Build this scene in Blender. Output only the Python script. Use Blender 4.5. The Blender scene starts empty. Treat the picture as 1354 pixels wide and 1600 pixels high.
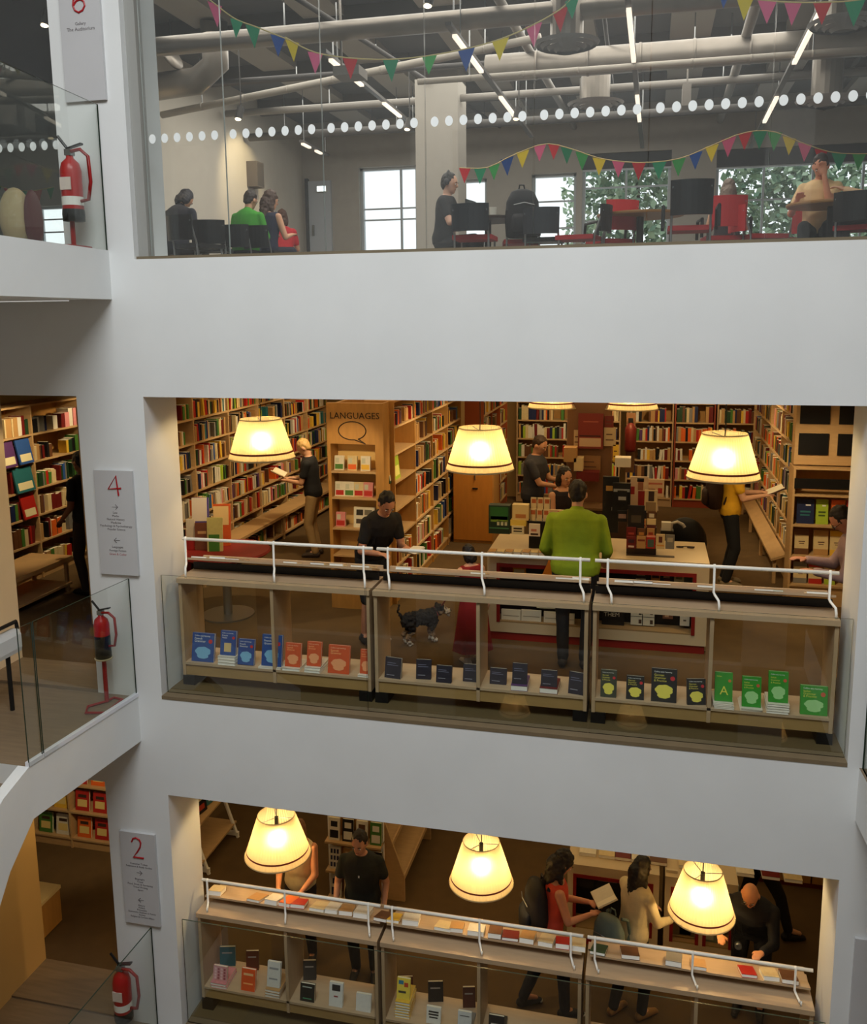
import bpy, bmesh, math, random
from mathutils import Vector, Matrix, noise as mnoise
D = bpy.data; C = bpy.context; SC = C.scene
PI = math.pi; R = math.radians
rnd = random.Random(7)

# ------------------------------------------------------------------ camera
W, Hh = 1354, 1600
F, PITCH, YAW, ROLL = 1394.55, .1619, -.2364, -.0101
CAM = Vector((4.2530, -6.9308, 3.45)); PPX, PPY = 677., 720.
FW = Vector((math.sin(YAW)*math.cos(PITCH), math.cos(YAW)*math.cos(PITCH), -math.sin(PITCH)))
_rt = Vector((math.cos(YAW), -math.sin(YAW), 0)); _up = _rt.cross(FW)
RT = math.cos(ROLL)*_rt + math.sin(ROLL)*_up
UP = -math.sin(ROLL)*_rt + math.cos(ROLL)*_up
cd = D.cameras.new('camera'); cam = D.objects.new('camera', cd); SC.collection.objects.link(cam)
cd.sensor_fit = 'VERTICAL'; cd.sensor_height = 36; cd.lens = 36*F/Hh
cd.shift_x = 0; cd.shift_y = -(Hh/2-PPY)/Hh
cd.clip_start = .05; cd.clip_end = 200
m = Matrix((RT, UP, -FW)).transposed().to_4x4(); m.translation = CAM; cam.matrix_world = m
SC.camera = cam
def proj(p):
    d = Vector(p)-CAM; z = d.dot(FW)
    return (PPX+F*d.dot(RT)/z, PPY-F*d.dot(UP)/z, z)
def ray(u, v): return FW + RT*((u-PPX)/F) - UP*((v-PPY)/F)
def onz(u, v, z): d = ray(u, v); return CAM + d*((z-CAM.z)/d.z)
def ony(u, v, y): d = ray(u, v); return CAM + d*((y-CAM.y)/d.y)
def onx(u, v, x): d = ray(u, v); return CAM + d*((x-CAM.x)/d.x)

# ------------------------------------------------------------------ view, world, large lights
vs = SC.view_settings
vs.view_transform = 'Standard'; vs.look = 'None'; vs.exposure = 0.0; vs.gamma = 1; vs.use_curve_mapping = False
SC.cycles.max_bounces = 10; SC.cycles.diffuse_bounces = 5; SC.cycles.glossy_bounces = 4
SC.cycles.transmission_bounces = 8; SC.cycles.transparent_max_bounces = 24
SC.cycles.use_denoising = True; SC.cycles.sample_clamp_indirect = 6
SC.cycles.caustics_reflective = False; SC.cycles.caustics_refractive = False
wd = D.worlds.new('overcast_sky'); SC.world = wd; wd.use_nodes = True
bg = wd.node_tree.nodes['Background']; bg.inputs[0].default_value = (.95, .98, 1, 1); bg.inputs[1].default_value = 1.5
def light(name, kind, loc, aim, power, col, size=1., size_y=None, spot=None, blend=.6):
    l = D.lights.new(name, kind); l.energy = power; l.color = col
    if kind == 'AREA':
        l.shape = 'RECTANGLE'; l.size = size; l.size_y = size_y or size
    else: l.shadow_soft_size = size
    if kind == 'SPOT': l.spot_size = R(spot or 70); l.spot_blend = blend
    o = D.objects.new(name, l); SC.collection.objects.link(o); o.location = loc
    if aim is not None: o.rotation_euler = (Vector(aim)-Vector(loc)).to_track_quat('-Z', 'Y').to_euler()
    return o
WARM = (1, .70, .33); WARM2 = (1, .78, .45)
# daylight through the atrium's glass roof
light('atrium_skylight', 'AREA', (3.0, -5.6, 9.4), (3.0, -5.6, 0), 680, (.955, .985, .985), 6, 4)
# ceiling light of the two shop floors
light('shop_ceiling_light', 'AREA', (2.2, 3.4, 2.72), (2.2, 3.4, 0), 80, WARM, 7.5, 4.6)
light('shop_ceiling_light', 'AREA', (2.6, 7.6, 2.72), (2.6, 7.6, 0), 40, WARM, 6.5, 2.2)
light('shop_ceiling_light', 'AREA', (2.4, 3.2, -1.02), (2.4, 3.2, -4), 62, WARM, 7.5, 4.6)
# ceiling spots aimed at the bookcases
for (lx, ly, lz), aim, pw, sp in (
    ((.1, 4.3, 2.65), (-1.5, 5.0, 1.1), 60, 80), ((.1, 6.4, 2.65), (-1.5, 7.0, 1.2), 60, 80), ((-.3, 2.2, 2.65), (-1.2, 2.9, .9), 45, 75),
    ((2.6, 3.6, 2.65), (1.4, 3.7, 1.3), 60, 80), ((2.7, 5.4, 2.65), (1.4, 5.4, 1.2), 60, 80), ((.95, 1.35, 2.65), (.95, 2.7, 1.5), 40, 55),
    ((4.9, 6.0, 2.65), (6.1, 6.2, 1.3), 60, 80), ((5.4, 2.6, 2.65), (6.3, 3.6, 1.1), 60, 80),
    ((3.0, 7.4, 2.65), (2.6, 9.2, 1.5), 40, 80), ((4.8, 7.4, 2.65), (4.9, 9.2, 1.5), 40, 80), ((5.3, 1.6, 2.65), (5.4, 2.0, 0), 40, 60),
    ((-2.5, 2.4, 2.65), (-3.6, 2.6, 1.4), 60, 80), ((-2.6, 3.9, 2.65), (-3.6, 4.2, 1.4), 40, 80),
    ((-1.6, 1.2, -1.05), (-2.6, 2.4, -2.2), 45, 80)):
    light('ceiling_spot', 'SPOT', (lx, ly, lz), aim, pw*1.7, WARM2, .05, spot=sp)
# warm spots near the openings that graze the reveals
for (lx, ly, lz), aim, pw in (((.8, .95, 2.68), (0, .38, 1.9), 32), ((5.0, .95, 2.68), (5.82, .38, 1.9), 26), ((.75, .9, -1.05), (0, .36, -2.0), 34), ((5.1, .9, -1.05), (5.82, .36, -1.9), 30), ((-1.2, .8, -1.1), (-1.95, .2, -2.2), 26), ((-1.2, .9, 2.68), (-1.9, .2, 1.6), 20)):
    light('ceiling_spot', 'SPOT', (lx, ly, lz), aim, pw, WARM, .04, spot=66)
# broad fill light standing in for the cafe's ceiling lamps
light('cafe_ceiling_light', 'AREA', (2.2, 4.8, 6.75), (2.2, 4.8, 4), 320, (1, .93, .84), 7, 5)
light('cafe_wall_spot', 'SPOT', (-1.0, 3.6, 6.2), (-2.2, 3.2, 5.0), 70, WARM, .05, spot=70)
light('cafe_wall_spot', 'SPOT', (-1.2, 6.6, 6.3), (-2.2, 6.8, 5.6), 50, WARM2, .05, spot=80)

# ------------------------------------------------------------------ helpers
def lin(c):
    c /= 255.
    return c/12.92 if c <= .04045 else ((c+.055)/1.055)**2.4
MATS = {}
def M(rgb, rough=.6, metal=0, var=.0, scale=8., bump=.0, bscale=60., emit=0, spec=.4, stretch=None):
    key = (rgb, rough, metal, var, scale, bump, bscale, emit, spec, stretch)
    if key in MATS: return MATS[key]
    mt = D.materials.new('mat_%d' % len(MATS)); mt.use_nodes = True; nt = mt.node_tree
    b = nt.nodes['Principled BSDF']; col = tuple(lin(x) for x in rgb)+(1,)
    b.inputs['Base Color'].default_value = col; b.inputs['Roughness'].default_value = rough
    b.inputs['Metallic'].default_value = metal; b.inputs['Specular IOR Level'].default_value = spec
    if var or bump:
        tc = nt.nodes.new('ShaderNodeTexCoord'); mp = nt.nodes.new('ShaderNodeMapping')
        nt.links.new(tc.outputs['Object'], mp.inputs[0])
        if stretch: mp.inputs['Scale'].default_value = stretch
    if var:
        n = nt.nodes.new('ShaderNodeTexNoise'); n.inputs['Scale'].default_value = scale; n.inputs['Detail'].default_value = 4
        nt.links.new(mp.outputs[0], n.inputs['Vector'])
        rp = nt.nodes.new('ShaderNodeMapRange'); rp.inputs[1].default_value = .3; rp.inputs[2].default_value = .7
        rp.inputs[3].default_value = 1-var; rp.inputs[4].default_value = 1+var
        nt.links.new(n.outputs[0], rp.inputs[0])
        mx = nt.nodes.new('ShaderNodeVectorMath'); mx.operation = 'SCALE'; mx.inputs[0].default_value = col[:3]
        nt.links.new(rp.outputs[0], mx.inputs['Scale']); nt.links.new(mx.outputs[0], b.inputs['Base Color'])
    if bump:
        n2 = nt.nodes.new('ShaderNodeTexNoise'); n2.inputs['Scale'].default_value = bscale
        nt.links.new(mp.outputs[0], n2.inputs['Vector'])
        bp = nt.nodes.new('ShaderNodeBump'); bp.inputs['Strength'].default_value = bump; bp.inputs['Distance'].default_value = .01
        nt.links.new(n2.outputs[0], bp.inputs['Height']); nt.links.new(bp.outputs[0], b.inputs['Normal'])
    if emit:
        b.inputs['Emission Color'].default_value = col; b.inputs['Emission Strength'].default_value = emit
    MATS[key] = mt; return mt
def glass_mat(name, tint, ior=1.45, haze=0.):
    mt = D.materials.new(name); mt.use_nodes = True; nt = mt.node_tree; nt.nodes.clear()
    out = nt.nodes.new('ShaderNodeOutputMaterial'); tr = nt.nodes.new('ShaderNodeBsdfTransparent'); gl = nt.nodes.new('ShaderNodeBsdfGlossy')
    tr.inputs[0].default_value = tint+(1,); gl.inputs['Roughness'].default_value = .01
    fr = nt.nodes.new('ShaderNodeFresnel'); fr.inputs[0].default_value = ior
    ge = nt.nodes.new('ShaderNodeNewGeometry'); sb = nt.nodes.new('ShaderNodeMath'); sb.operation = 'SUBTRACT'; sb.inputs[0].default_value = 1   # the outer face mirrors, the inner face only passes light
    ml = nt.nodes.new('ShaderNodeMath'); ml.operation = 'MULTIPLY'; nt.links.new(ge.outputs['Backfacing'], sb.inputs[1]); nt.links.new(fr.outputs[0], ml.inputs[0]); nt.links.new(sb.outputs[0], ml.inputs[1])
    mx = nt.nodes.new('ShaderNodeMixShader')
    nt.links.new(ml.outputs[0], mx.inputs[0]); nt.links.new(tr.outputs[0], mx.inputs[1]); nt.links.new(gl.outputs[0], mx.inputs[2])
    last = mx
    if haze:                                                   # pale diffuse share stands in for daylight mirrored in the pane
        df = nt.nodes.new('ShaderNodeBsdfDiffuse'); df.inputs[0].default_value = (.8, .84, .85, 1)
        m2 = nt.nodes.new('ShaderNodeMixShader'); m2.inputs[0].default_value = haze
        nt.links.new(mx.outputs[0], m2.inputs[1]); nt.links.new(df.outputs[0], m2.inputs[2]); last = m2
    nt.links.new(last.outputs[0], out.inputs[0]); return mt
GLASS = glass_mat('clear_glass', (.965, .985, .97), 1.75); GLASS_CAFE = glass_mat('cafe_glass', (.95, .97, .97), 1.7, .03)
GEDGE = M((46, 62, 52), .2)

class MB:
    def __init__(s): s.v = []; s.f = []; s.m = []
    def add(s, vs_, fs, mi=0, mat=None):
        n = len(s.v)
        s.v += [tuple(mat @ Vector(p)) if mat else tuple(p) for p in vs_]
        s.f += [tuple(i+n for i in f) for f in fs]; s.m += [mi]*len(fs) if isinstance(mi, int) else list(mi)
        return s
    def box(s, a, b, mi=0, mat=None):
        (x0, y0, z0), (x1, y1, z1) = a, b
        return s.add([(x0,y0,z0),(x1,y0,z0),(x1,y1,z0),(x0,y1,z0),(x0,y0,z1),(x1,y0,z1),(x1,y1,z1),(x0,y1,z1)],
              [(0,3,2,1),(4,5,6,7),(0,1,5,4),(1,2,6,5),(2,3,7,6),(3,0,4,7)], mi, mat)
    def tube(s, pts, r, n=8, mi=0, cap=True, mat=None):
        pts = [Vector(p) for p in pts]; rs = r if isinstance(r, (list, tuple)) else [r]*len(pts)
        v = []; f = []; up = None
        for i, p in enumerate(pts):
            t = (pts[min(i+1, len(pts)-1)]-pts[max(i-1, 0)]).normalized()
            if up is None: up = Vector((0,0,1)) if abs(t.z) < .9 else Vector((0,1,0))
            a = t.cross(up).normalized(); b = a.cross(t).normalized(); up = b
            for k in range(n):
                th = 2*PI*k/n; v.append(p+(a*math.cos(th)+b*math.sin(th))*rs[i])
        for i in range(len(pts)-1):
            for k in range(n):
                f.append((i*n+k, i*n+(k+1) % n, (i+1)*n+(k+1) % n, (i+1)*n+k))
        if cap: f.append(tuple(range(n-1, -1, -1))); f.append(tuple((len(pts)-1)*n+k for k in range(n)))
        return s.add(v, f, mi, mat)
    def lathe(s, prof, n=24, mi=0, mat=None, pleat=0., cap=False):
        v = []; f = []
        for (r, z) in prof:
            for k in range(n):
                th = 2*PI*k/n; rr = r*(1+(pleat if k % 2 else -pleat)); v.append((rr*math.cos(th), rr*math.sin(th), z))
        for i in range(len(prof)-1):
            for k in range(n): f.append((i*n+k, i*n+(k+1) % n, (i+1)*n+(k+1) % n, (i+1)*n+k))
        if cap: f.append(tuple(range(n-1, -1, -1))); f.append(tuple((len(prof)-1)*n+k for k in range(n)))
        return s.add(v, f, mi, mat)
    def ball(s, c, rad, nu=10, nv=7, mi=0, mat=None, rot=None):
        rad = rad if isinstance(rad, (tuple, list)) else (rad,)*3
        v = []; f = []; mt = Matrix.Translation(c) @ (rot.to_4x4() if rot else Matrix()) ; mt = mat @ mt if mat else mt
        v.append((0,0,-rad[2]))
        for j in range(1, nv):
            ph = -PI/2+PI*j/nv
            for i in range(nu):
                th = 2*PI*i/nu; v.append((rad[0]*math.cos(ph)*math.cos(th), rad[1]*math.cos(ph)*math.sin(th), rad[2]*math.sin(ph)))
        v.append((0,0,rad[2])); top = len(v)-1
        for i in range(nu): f.append((0, 1+(i+1) % nu, 1+i))
        for j in range(nv-2):
            for i in range(nu):
                a = 1+j*nu; f.append((a+i, a+(i+1) % nu, a+nu+(i+1) % nu, a+nu+i))
        a = 1+(nv-2)*nu
        for i in range(nu): f.append((a+i, a+(i+1) % nu, top))
        return s.add(v, f, mi, mt)
    def prism(s, outline, y0, y1, mi=0, mat=None):      # outline in (x, z), extruded along y
        n = len(outline)
        v = [(x, y0, z) for x, z in outline]+[(x, y1, z) for x, z in outline]
        f = [tuple(range(n)), tuple(range(2*n-1, n-1, -1))]+[((i+1) % n, i, n+i, n+(i+1) % n) for i in range(n)]
        return s.add(v, f, mi, mat)
    def mesh(s, name, mats):
        me = D.meshes.new(name); me.from_pydata(s.v, [], s.f); me.update()
        for mt in (mats if isinstance(mats, (list, tuple)) else [mats]): me.materials.append(mt)
        if any(s.m): me.polygons.foreach_set('material_index', s.m)
        return me
    def build(s, name, mats, parent=None, loc=None, rot=None, smooth=False):
        me = s.mesh(name, mats)
        if smooth: me.polygons.foreach_set('use_smooth', [True]*len(me.polygons))
        return put(name, me, parent, loc, rot)
LINK = SC.collection.objects.link
def put(name, data, parent=None, loc=None, rot=None):
    o = D.objects.new(name, data); LINK(o)
    if parent: o.parent = parent
    if loc is not None: o.location = loc
    if rot is not None: o.rotation_euler = rot
    return o
def tag(o, label=None, cat=None, group=None, kind=None):
    if label: o['label'] = label
    if cat: o['category'] = cat
    if group: o['group'] = group
    if kind: o['kind'] = kind
    return o
def thing(name, label, cat, loc=(0,0,0), rz=0., group=None):
    return tag(put(name, None, None, loc, (0,0,rz)), label, cat, group)
def struct(name, mb, mats, parent=None):
    o = mb.build(name, mats, parent)
    if not parent: o['kind'] = 'structure'
    return o
def copy_tree(o, parent=None):
    c = o.copy(); LINK(c)
    if parent: c.parent = parent
    for ch in list(o.children): copy_tree(ch, c)
    return c
def text(body, size, mat, parent, loc, rot=(0,0,0), name='lettering', align='CENTER', ext=.0008, bold=0.):
    cu = D.curves.new(name, 'FONT'); cu.body = body; cu.size = size; cu.align_x = align; cu.align_y = 'CENTER'; cu.extrude = ext; cu.offset = bold
    cu.resolution_u = 2; cu.materials.append(mat)
    return put(name, cu, parent, loc, rot)
def frame(p, x, z):          # matrix: origin p, x axis, z axis (y = z cross x)
    x = Vector(x).normalized(); z = Vector(z).normalized(); y = z.cross(x).normalized(); z = x.cross(y)
    m = Matrix((x, y, z)).transposed().to_4x4(); m.translation = p; return m
# ------------------------------------------------------------------ the setting
ZB, ZC, ZA = .03, -3.42, 3.85                         # floor levels of the middle shop, lower shop and cafe
PLASTER = M((226, 228, 228), .9, var=.03, scale=1.5, bump=.04, bscale=120)
CREAM = M((226, 212, 186), .9, var=.03, scale=2)
CARPET = M((92, 70, 40), .95, var=.10, scale=5, bump=.5, bscale=260)
LANDF = M((128, 110, 88), .5, var=.12, scale=3, stretch=(1, 9, 1))
WOOD = M((188, 152, 106), .45, var=.07, scale=6, stretch=(1, 1, 6))
WOODX = M((186, 152, 108), .45, var=.07, scale=6, stretch=(1, 7, 7))
OAK = M((176, 128, 66), .5, var=.08, scale=4, stretch=(6, 6, 1))
OCHRE = M((196, 158, 96), .55, var=.05, scale=3)
DARK = M((20, 18, 17), .6); WHITE = M((236, 234, 228), .55); BLACKM = M((14, 14, 16), .4)
STEEL = M((150, 152, 152), .35, .9); RAILW = M((238, 236, 228), .35); REDP = M((126, 24, 22), .45)
GREYF = M((152, 152, 148), .6); DGREY = M((84, 86, 88), .7); SILLM = M((120, 104, 80), .5, var=.08, scale=5)
w = MB()
for a in (((-.66, 0, -8), (0, .55, 9.6)), ((-7, 0, 2.774), (-.66, .55, 3.6)), ((0, 0, 2.774), (13, .55, 3.94)), ((0, 0, -.953), (5.82, .55, 0)), ((-7, 0, -.9), (-.66, .55, -.02)),
          ((5.82, 0, -8), (13, .55, 2.774)), ((-7, 0, -8), (-.66, .55, -3.44)), ((0, 0, -8), (5.82, .55, -3.43)), ((-7, 0, 7.3), (-.66, .55, 9.6)), ((0, 0, 7.05), (13, .55, 9.6))): w.box(*a)
struct('wall_front', w, PLASTER)
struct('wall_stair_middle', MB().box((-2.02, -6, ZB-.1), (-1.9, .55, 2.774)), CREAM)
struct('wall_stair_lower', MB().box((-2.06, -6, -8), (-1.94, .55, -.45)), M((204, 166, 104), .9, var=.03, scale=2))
# the far side of the atrium, behind the camera
SIDEW = M((168, 160, 152), .9, var=.1, scale=1)
w = MB()
for z0, z1 in ((-8, -6.9), (-4.4, -3.42), (-.95, 0), (2.77, 4.0), (7.0, 9.6)): w.box((-7, -10.7, z0), (13, -10.5, z1))
for x0, x1 in ((-7, -5.6), (-.4, .4), (6.2, 7.0), (11.8, 13)): w.box((x0, -10.7, -6.9), (x1, -10.5, 7.0))
struct('wall_atrium_back', w, M((176, 172, 166), .9))
struct('wall_atrium_shops', MB().box((-7, -13.2, -8), (13, -13, 9.6)).box((-7, -13, -4.4), (13, -10.7, -3.5)).box((-7, -13, -.95), (13, -10.7, -.05)).box((-7, -13, 2.8), (13, -10.7, 3.95)).box((-7, -13, -8), (13, -10.7, -6.9)), M((92, 66, 38), .9, var=.25, scale=2))
struct('ceiling', MB().box((-7.2, -10.7, 9.6), (-.6, .6, 9.7)).box((6.6, -10.7, 9.6), (13.2, .6, 9.7)).box((-.6, -3.6, 9.6), (6.6, .6, 9.7)).box((-.6, -10.7, 9.6), (6.6, -10.3, 9.7)), PLASTER)
struct('wall_atrium_left', MB().box((-7.2, -10.5, -8), (-7, 0, 9.6)), SIDEW)
struct('wall_atrium_right', MB().box((13, -10.5, -8), (13.2, 0, 9.6)), SIDEW)
struct('floor', MB().box((-7, -13, -8.2), (13, 0, -8)), LANDF)
# shop floors and ceilings
struct('floor', MB().box((-4.4, .551, -.02), (7.4, 9.6, ZB)), CARPET)
struct('floor', MB().box((-4.4, .551, ZC-.05), (7.4, 9.6, ZC)), CARPET)
struct('floor', MB().box((-9, .2, 3.75), (9, 9.7, ZA)), M((118, 112, 104), .6, var=.05))
CEIL = M((196, 186, 166), .9)
struct('ceiling', MB().box((-4.4, .55, 2.774), (7.4, 9.6, 2.86)), CEIL)
struct('ceiling', MB().box((-4.4, .55, -.953), (7.4, 9.6, -.87)), CEIL)
WARMW = M((206, 178, 128), .9)
for nm, z0, z1 in (('middle', -.02, 2.774), ('lower', ZC-.05, -.953)):
    struct('wall_left_'+nm, MB().box((-4.5, .55, z0), (-4.4, 9.6, z1)), WARMW)
    struct('wall_right_'+nm, MB().box((7.4, .55, z0), (7.5, 9.6, z1)), WARMW)
    struct('wall_back_'+nm, MB().box((-4.5, 9.6, z0), (7.5, 9.7, z1)), WARMW)
# window-sill boards under the glass
def sill(z):
    return MB().box((-.0, -.004, z-.002), (5.82, .55, z+.03)).box((0, .16, z+.03), (5.82, .5, z+.034), 1)
for k, z in enumerate((0., ZC-.03)):
    struct('trim_%d' % (k+1), sill(z), (SILLM, M((96, 80, 52), .6)))
# landings on the left, at the three levels
def slab(name, poly, z0, z1, mats):
    b = MB(); n = len(poly)
    b.add([(x, y, z0) for x, y in poly]+[(x, y, z1) for x, y in poly],
          [tuple(range(n-1, -1, -1)), tuple(range(n, 2*n))]+[(i, (i+1) % n, n+(i+1) % n, n+i) for i in range(n)], [0, 1]+[0]*n)
    return struct(name, b, mats)
slab('floor', [(-.245, 0), (-1.9, 0), (-1.9, -1.36), (-.36, -1.36)], -.44, .0, (PLASTER, LANDF))
slab('floor', [(-.24, 0), (-7, 0), (-7, -3.4), (.1, -3.4)], 3.61, 4.02, (PLASTER, LANDF))
slab('floor', [(-.26, 0), (-1.94, 0), (-1.94, -1.4), (-.3, -1.4)], -3.9, ZC-.02, (PLASTER, LANDF))
slab('floor', [(13, 0), (5.905, 0), (6.02, -3), (13, -3)], -.44, 0, (PLASTER, LANDF))
for nm, pts in (('trim_6', [(-.243, -.002), (-.358, -1.36)]),):
    (xa, ya), (xb, yb) = pts; struct(nm, MB().add([(xa-.035, ya, 0), (xa+.004, ya, 0), (xb+.004, yb, 0), (xb-.035, yb, 0), (xa-.035, ya, .035), (xa+.004, ya, .035), (xb+.004, yb, .035), (xb-.035, yb, .035)], [(0,3,2,1),(4,5,6,7),(0,1,5,4),(1,2,6,5),(2,3,7,6),(3,0,4,7)]), M((226, 228, 236), .35))
struct('trim_3', MB().box((-1.9, 0, -.02), (-.66, .55, .03)), LANDF)
struct('trim_4', MB().box((-1.94, 0, ZC-.04), (-.66, .55, ZC)), LANDF)
# stair going down from the middle landing, with its white stringer
st = thing('staircase', 'white stair flight descending from the landing by the sign numbered 4', 'staircase', (-.36, -1.36, 0))
top = [(0., -.0), (-.30, -.10), (-2.6, -1.7)]; bot = [(-2.6, -2.6), (-.62, -1.15), (-.30, -.70), (0, -.44)]
MB().add([(x, y, z) for x in (0, -.1) for y, z in top+bot], [tuple(range(7)), tuple(range(13, 6, -1))]+[((i+1) % 7, i, 7+i, 7+(i+1) % 7) for i in range(7)]).build('stringer', PLASTER, st)
for k in range(8): MB().box((-1.5, -.28*(k+1), -.17*(k+1)-.12), (-.1, -.28*k, -.17*(k+1))).build('tread', LANDF, st)
st = thing('stair_rail', 'thick white rail with a dark handrail at the stair head of the middle landing', 'rail', (-1.19, -.38, 0))
lofts = [(x, z) for x, z in ((-.05, .52), (.05, .52), (.06, .56), (.06, .68), (.04, .72), (-.04, .72), (-.06, .68), (-.06, .56))]
MB().prism(lofts, -2.6, 0).build('rail_body', PLASTER, st); MB().tube([(0, .03, .70), (0, .02, .78), (0, -2.6, .80)], .018).build('handrail', DARK, st)
for y in (-.12, -1.2, -2.4): MB().tube([(0, y, 0), (0, y, .54)], .02, 8).build('post', DARK, st)
# glass
def pane(name, x0, x1, y, z0, z1, mt, parent=None, t=.012):
    return MB().add([(x0,y,z0),(x1,y,z0),(x1,y+t,z0),(x0,y+t,z0),(x0,y,z1),(x1,y,z1),(x1,y+t,z1),(x0,y+t,z1)],
      [(0,3,2,1),(4,5,6,7),(0,1,5,4),(1,2,6,5),(2,3,7,6),(3,0,4,7)], [1,1,0,1,0,1]).build(name, (mt, GEDGE), parent)
def glassrail(label, x0, x1, z):
    p = pane('glass_balustrade', x0, x1, .084, z, z+1.12, GLASS); return tag(p, label, 'balustrade', 'glass balustrades in front of the display cases')
for lv, z in (('middle floor', .03), ('lower floor', ZC)):
    for nm, x0, x1 in (('the left', .012, 1.945), ('the centre', 1.955, 3.845), ('the right', 3.855, 5.812)):
        glassrail('clear glass balustrade in front of %s display case, %s' % (nm, lv), x0, x1, z)
def glassside(name, label, pts, z0, z1):
    b = MB(); (x0, y0), (x1, y1) = pts; d = Vector((y1-y0, x0-x1)).normalized()*.006
    b.add([(x0-d.x, y0-d.y, z0), (x1-d.x, y1-d.y, z0), (x1+d.x, y1+d.y, z0), (x0+d.x, y0+d.y, z0), (x0-d.x, y0-d.y, z1), (x1-d.x, y1-d.y, z1), (x1+d.x, y1+d.y, z1), (x0+d.x, y0+d.y, z1)],
      [(0,3,2,1),(4,5,6,7),(0,1,5,4),(1,2,6,5),(2,3,7,6),(3,0,4,7)], [1,1,0,1,0,1])
    return tag(b.build(name, (GLASS, GEDGE)), label, 'balustrade')
glassside('glass_balustrade', 'glass balustrade of the middle landing below the sign numbered 4', ((-.255, -.01), (-.345, -1.2)), 0, 1.13)
glassside('glass_balustrade', 'last glass balustrade pane before the descending stair, middle landing', ((-.347, -1.215), (-.36, -1.36)), 0, 1.13)
glassside('glass_balustrade', 'glass balustrade of the upper landing under the sign numbered 6', ((-.25, -.01), (.05, -3.3)), 4.02, 5.2)
glassside('glass_balustrade', 'glass balustrade of the lower landing below the sign numbered 2', ((-.265, -.01), (-.30, -1.39)), ZC-.02, -2.36)
glassside('glass_balustrade', 'glass balustrade of the landing on the far side, by the frame edge', ((5.93, -.01), (6.03, -2.9)), 0, 1.13)
# cafe glazing: tall panes with a row of white dots
XJ = [.095]+[.826+.8455*i for i in range(9)]
DOT = M((240, 244, 244), .6); dotmesh = MB().add([(.031*math.cos(2*PI*k/20), 0, .038*math.sin(2*PI*k/20)) for k in range(20)]+[(.031*math.cos(2*PI*k/20), -.002, .038*math.sin(2*PI*k/20)) for k in range(20)],
    [tuple(range(20)), tuple(range(39, 19, -1))]+[((k+1) % 20, k, 20+k, 20+(k+1) % 20) for k in range(20)]).mesh('dot', DOT)
NUM = ['first', 'second', 'third', 'fourth', 'fifth', 'sixth', 'seventh', 'eighth', 'ninth', 'tenth', 'eleventh', 'twelfth']
for i in range(8):
    x0, x1 = XJ[i]+.003, XJ[i+1]-.003
    p = pane('glass_screen', x0, x1, .11, 3.965, 7.045, GLASS_CAFE); p.data.materials[1] = M((176, 186, 184), .25)
    tag(p, 'tall cafe glass pane with white dots, %s from the grey frame' % NUM[i], 'glass screen', 'glass screens of the cafe front')
    for k in range(7 if i else 6):
        put('dot', dotmesh, p, ((x1-.085-.1135*k), .1085, 4.925))
p = pane('glass_screen', -3.5, -.67, .11, 4.03, 7.3, GLASS_CAFE); tag(p, 'glass screen closing the cafe behind the upper landing', 'glass screen')
for k in range(12): put('dot', dotmesh, p, (-.75-.1135*k, .1085, 4.925))
struct('trim_5', MB().box((0, .07, 3.94), (.092, .17, 7.05)).box((0, .03, 3.935), (13, .2, 3.965), 1), (GREYF, M((112, 100, 80), .5)))
# ---- cafe room
wl = MB().box((-2.32, 3.0, 4.0), (-2.2, 9.6, 7.0)); struct('wall_left_cafe', wl, M((214, 206, 192), .9, var=.03))
struct('wall_right_cafe', MB().box((9, .55, 4.0), (9.1, 9.7, 7.0)), PLASTER)
struct('wall_far_left_cafe', MB().box((-9.1, .55, 4.0), (-9, 9.7, 7.0)), M((140, 128, 112), .9))
WIN = [(-1.08, .03, 4.2, 6.16), (.72, 1.33, 4.7, 5.87), (2.14, 2.93, 4.5, 5.9), (3.03, 4.54, 4.5, 6.2), (5.28, 8.4, 4.5, 6.16), (-8.6, -7.35, 4.7, 5.72), (-7.2, -5.6, 4.7, 5.72)]
bw = MB(); xs = sorted(WIN); x = -9.1
for (a, b, z0, z1) in xs:
    bw.box((x, 9.5, 4.0), (a, 9.8, 7.0)); bw.box((a, 9.5, 4.0), (b, 9.8, z0)); bw.box((a, 9.5, z1), (b, 9.8, 7.0)); x = b
bw.box((x, 9.5, 4.0), (9.1, 9.8, 7.0)); struct('wall_back_cafe', bw, M((186, 180, 170), .9, var=.04))
FR = M((196, 202, 206), .5); WGL = glass_mat('window_glass', (.97, .98, .98))
for i, (a, b, z0, z1) in enumerate(WIN):
    o = struct('window_%d' % (i+1), MB().box((a, 9.6, z0), (a+.05, 9.7, z1)).box((b-.05, 9.6, z0), (b, 9.7, z1)).box((a, 9.6, z1-.05), (b, 9.7, z1)).box((a, 9.6, z0), (b, 9.7, z0+.06)), FR)
    nm = {0: 1, 1: 0, 2: 0, 3: 1, 4: 3, 5: 1, 6: 2}[i]; nt_ = {0: 4, 1: 1, 2: 2, 3: 2, 4: 1, 5: 3, 6: 3}[i]
    for k in range(nm):
        xx = a+(b-a)*((k+1)/(nm+1) if i else .7); MB().box((xx-.018, 9.62, z0), (xx+.018, 9.68, z1)).build('mullion', FR, o)
    for k in range(nt_):
        zz = z0+(z1-z0)*(k+1)/(nt_+1) if i else z0+.12+.2*k+(.5 if k > 1 else 0); MB().box((a, 9.63, zz-.014), (b, 9.67, zz+.014)).build('glazing_bar', FR, o)
    MB().box((a, 9.64, z0), (b, 9.646, z1)).build('pane', WGL, o)
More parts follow.
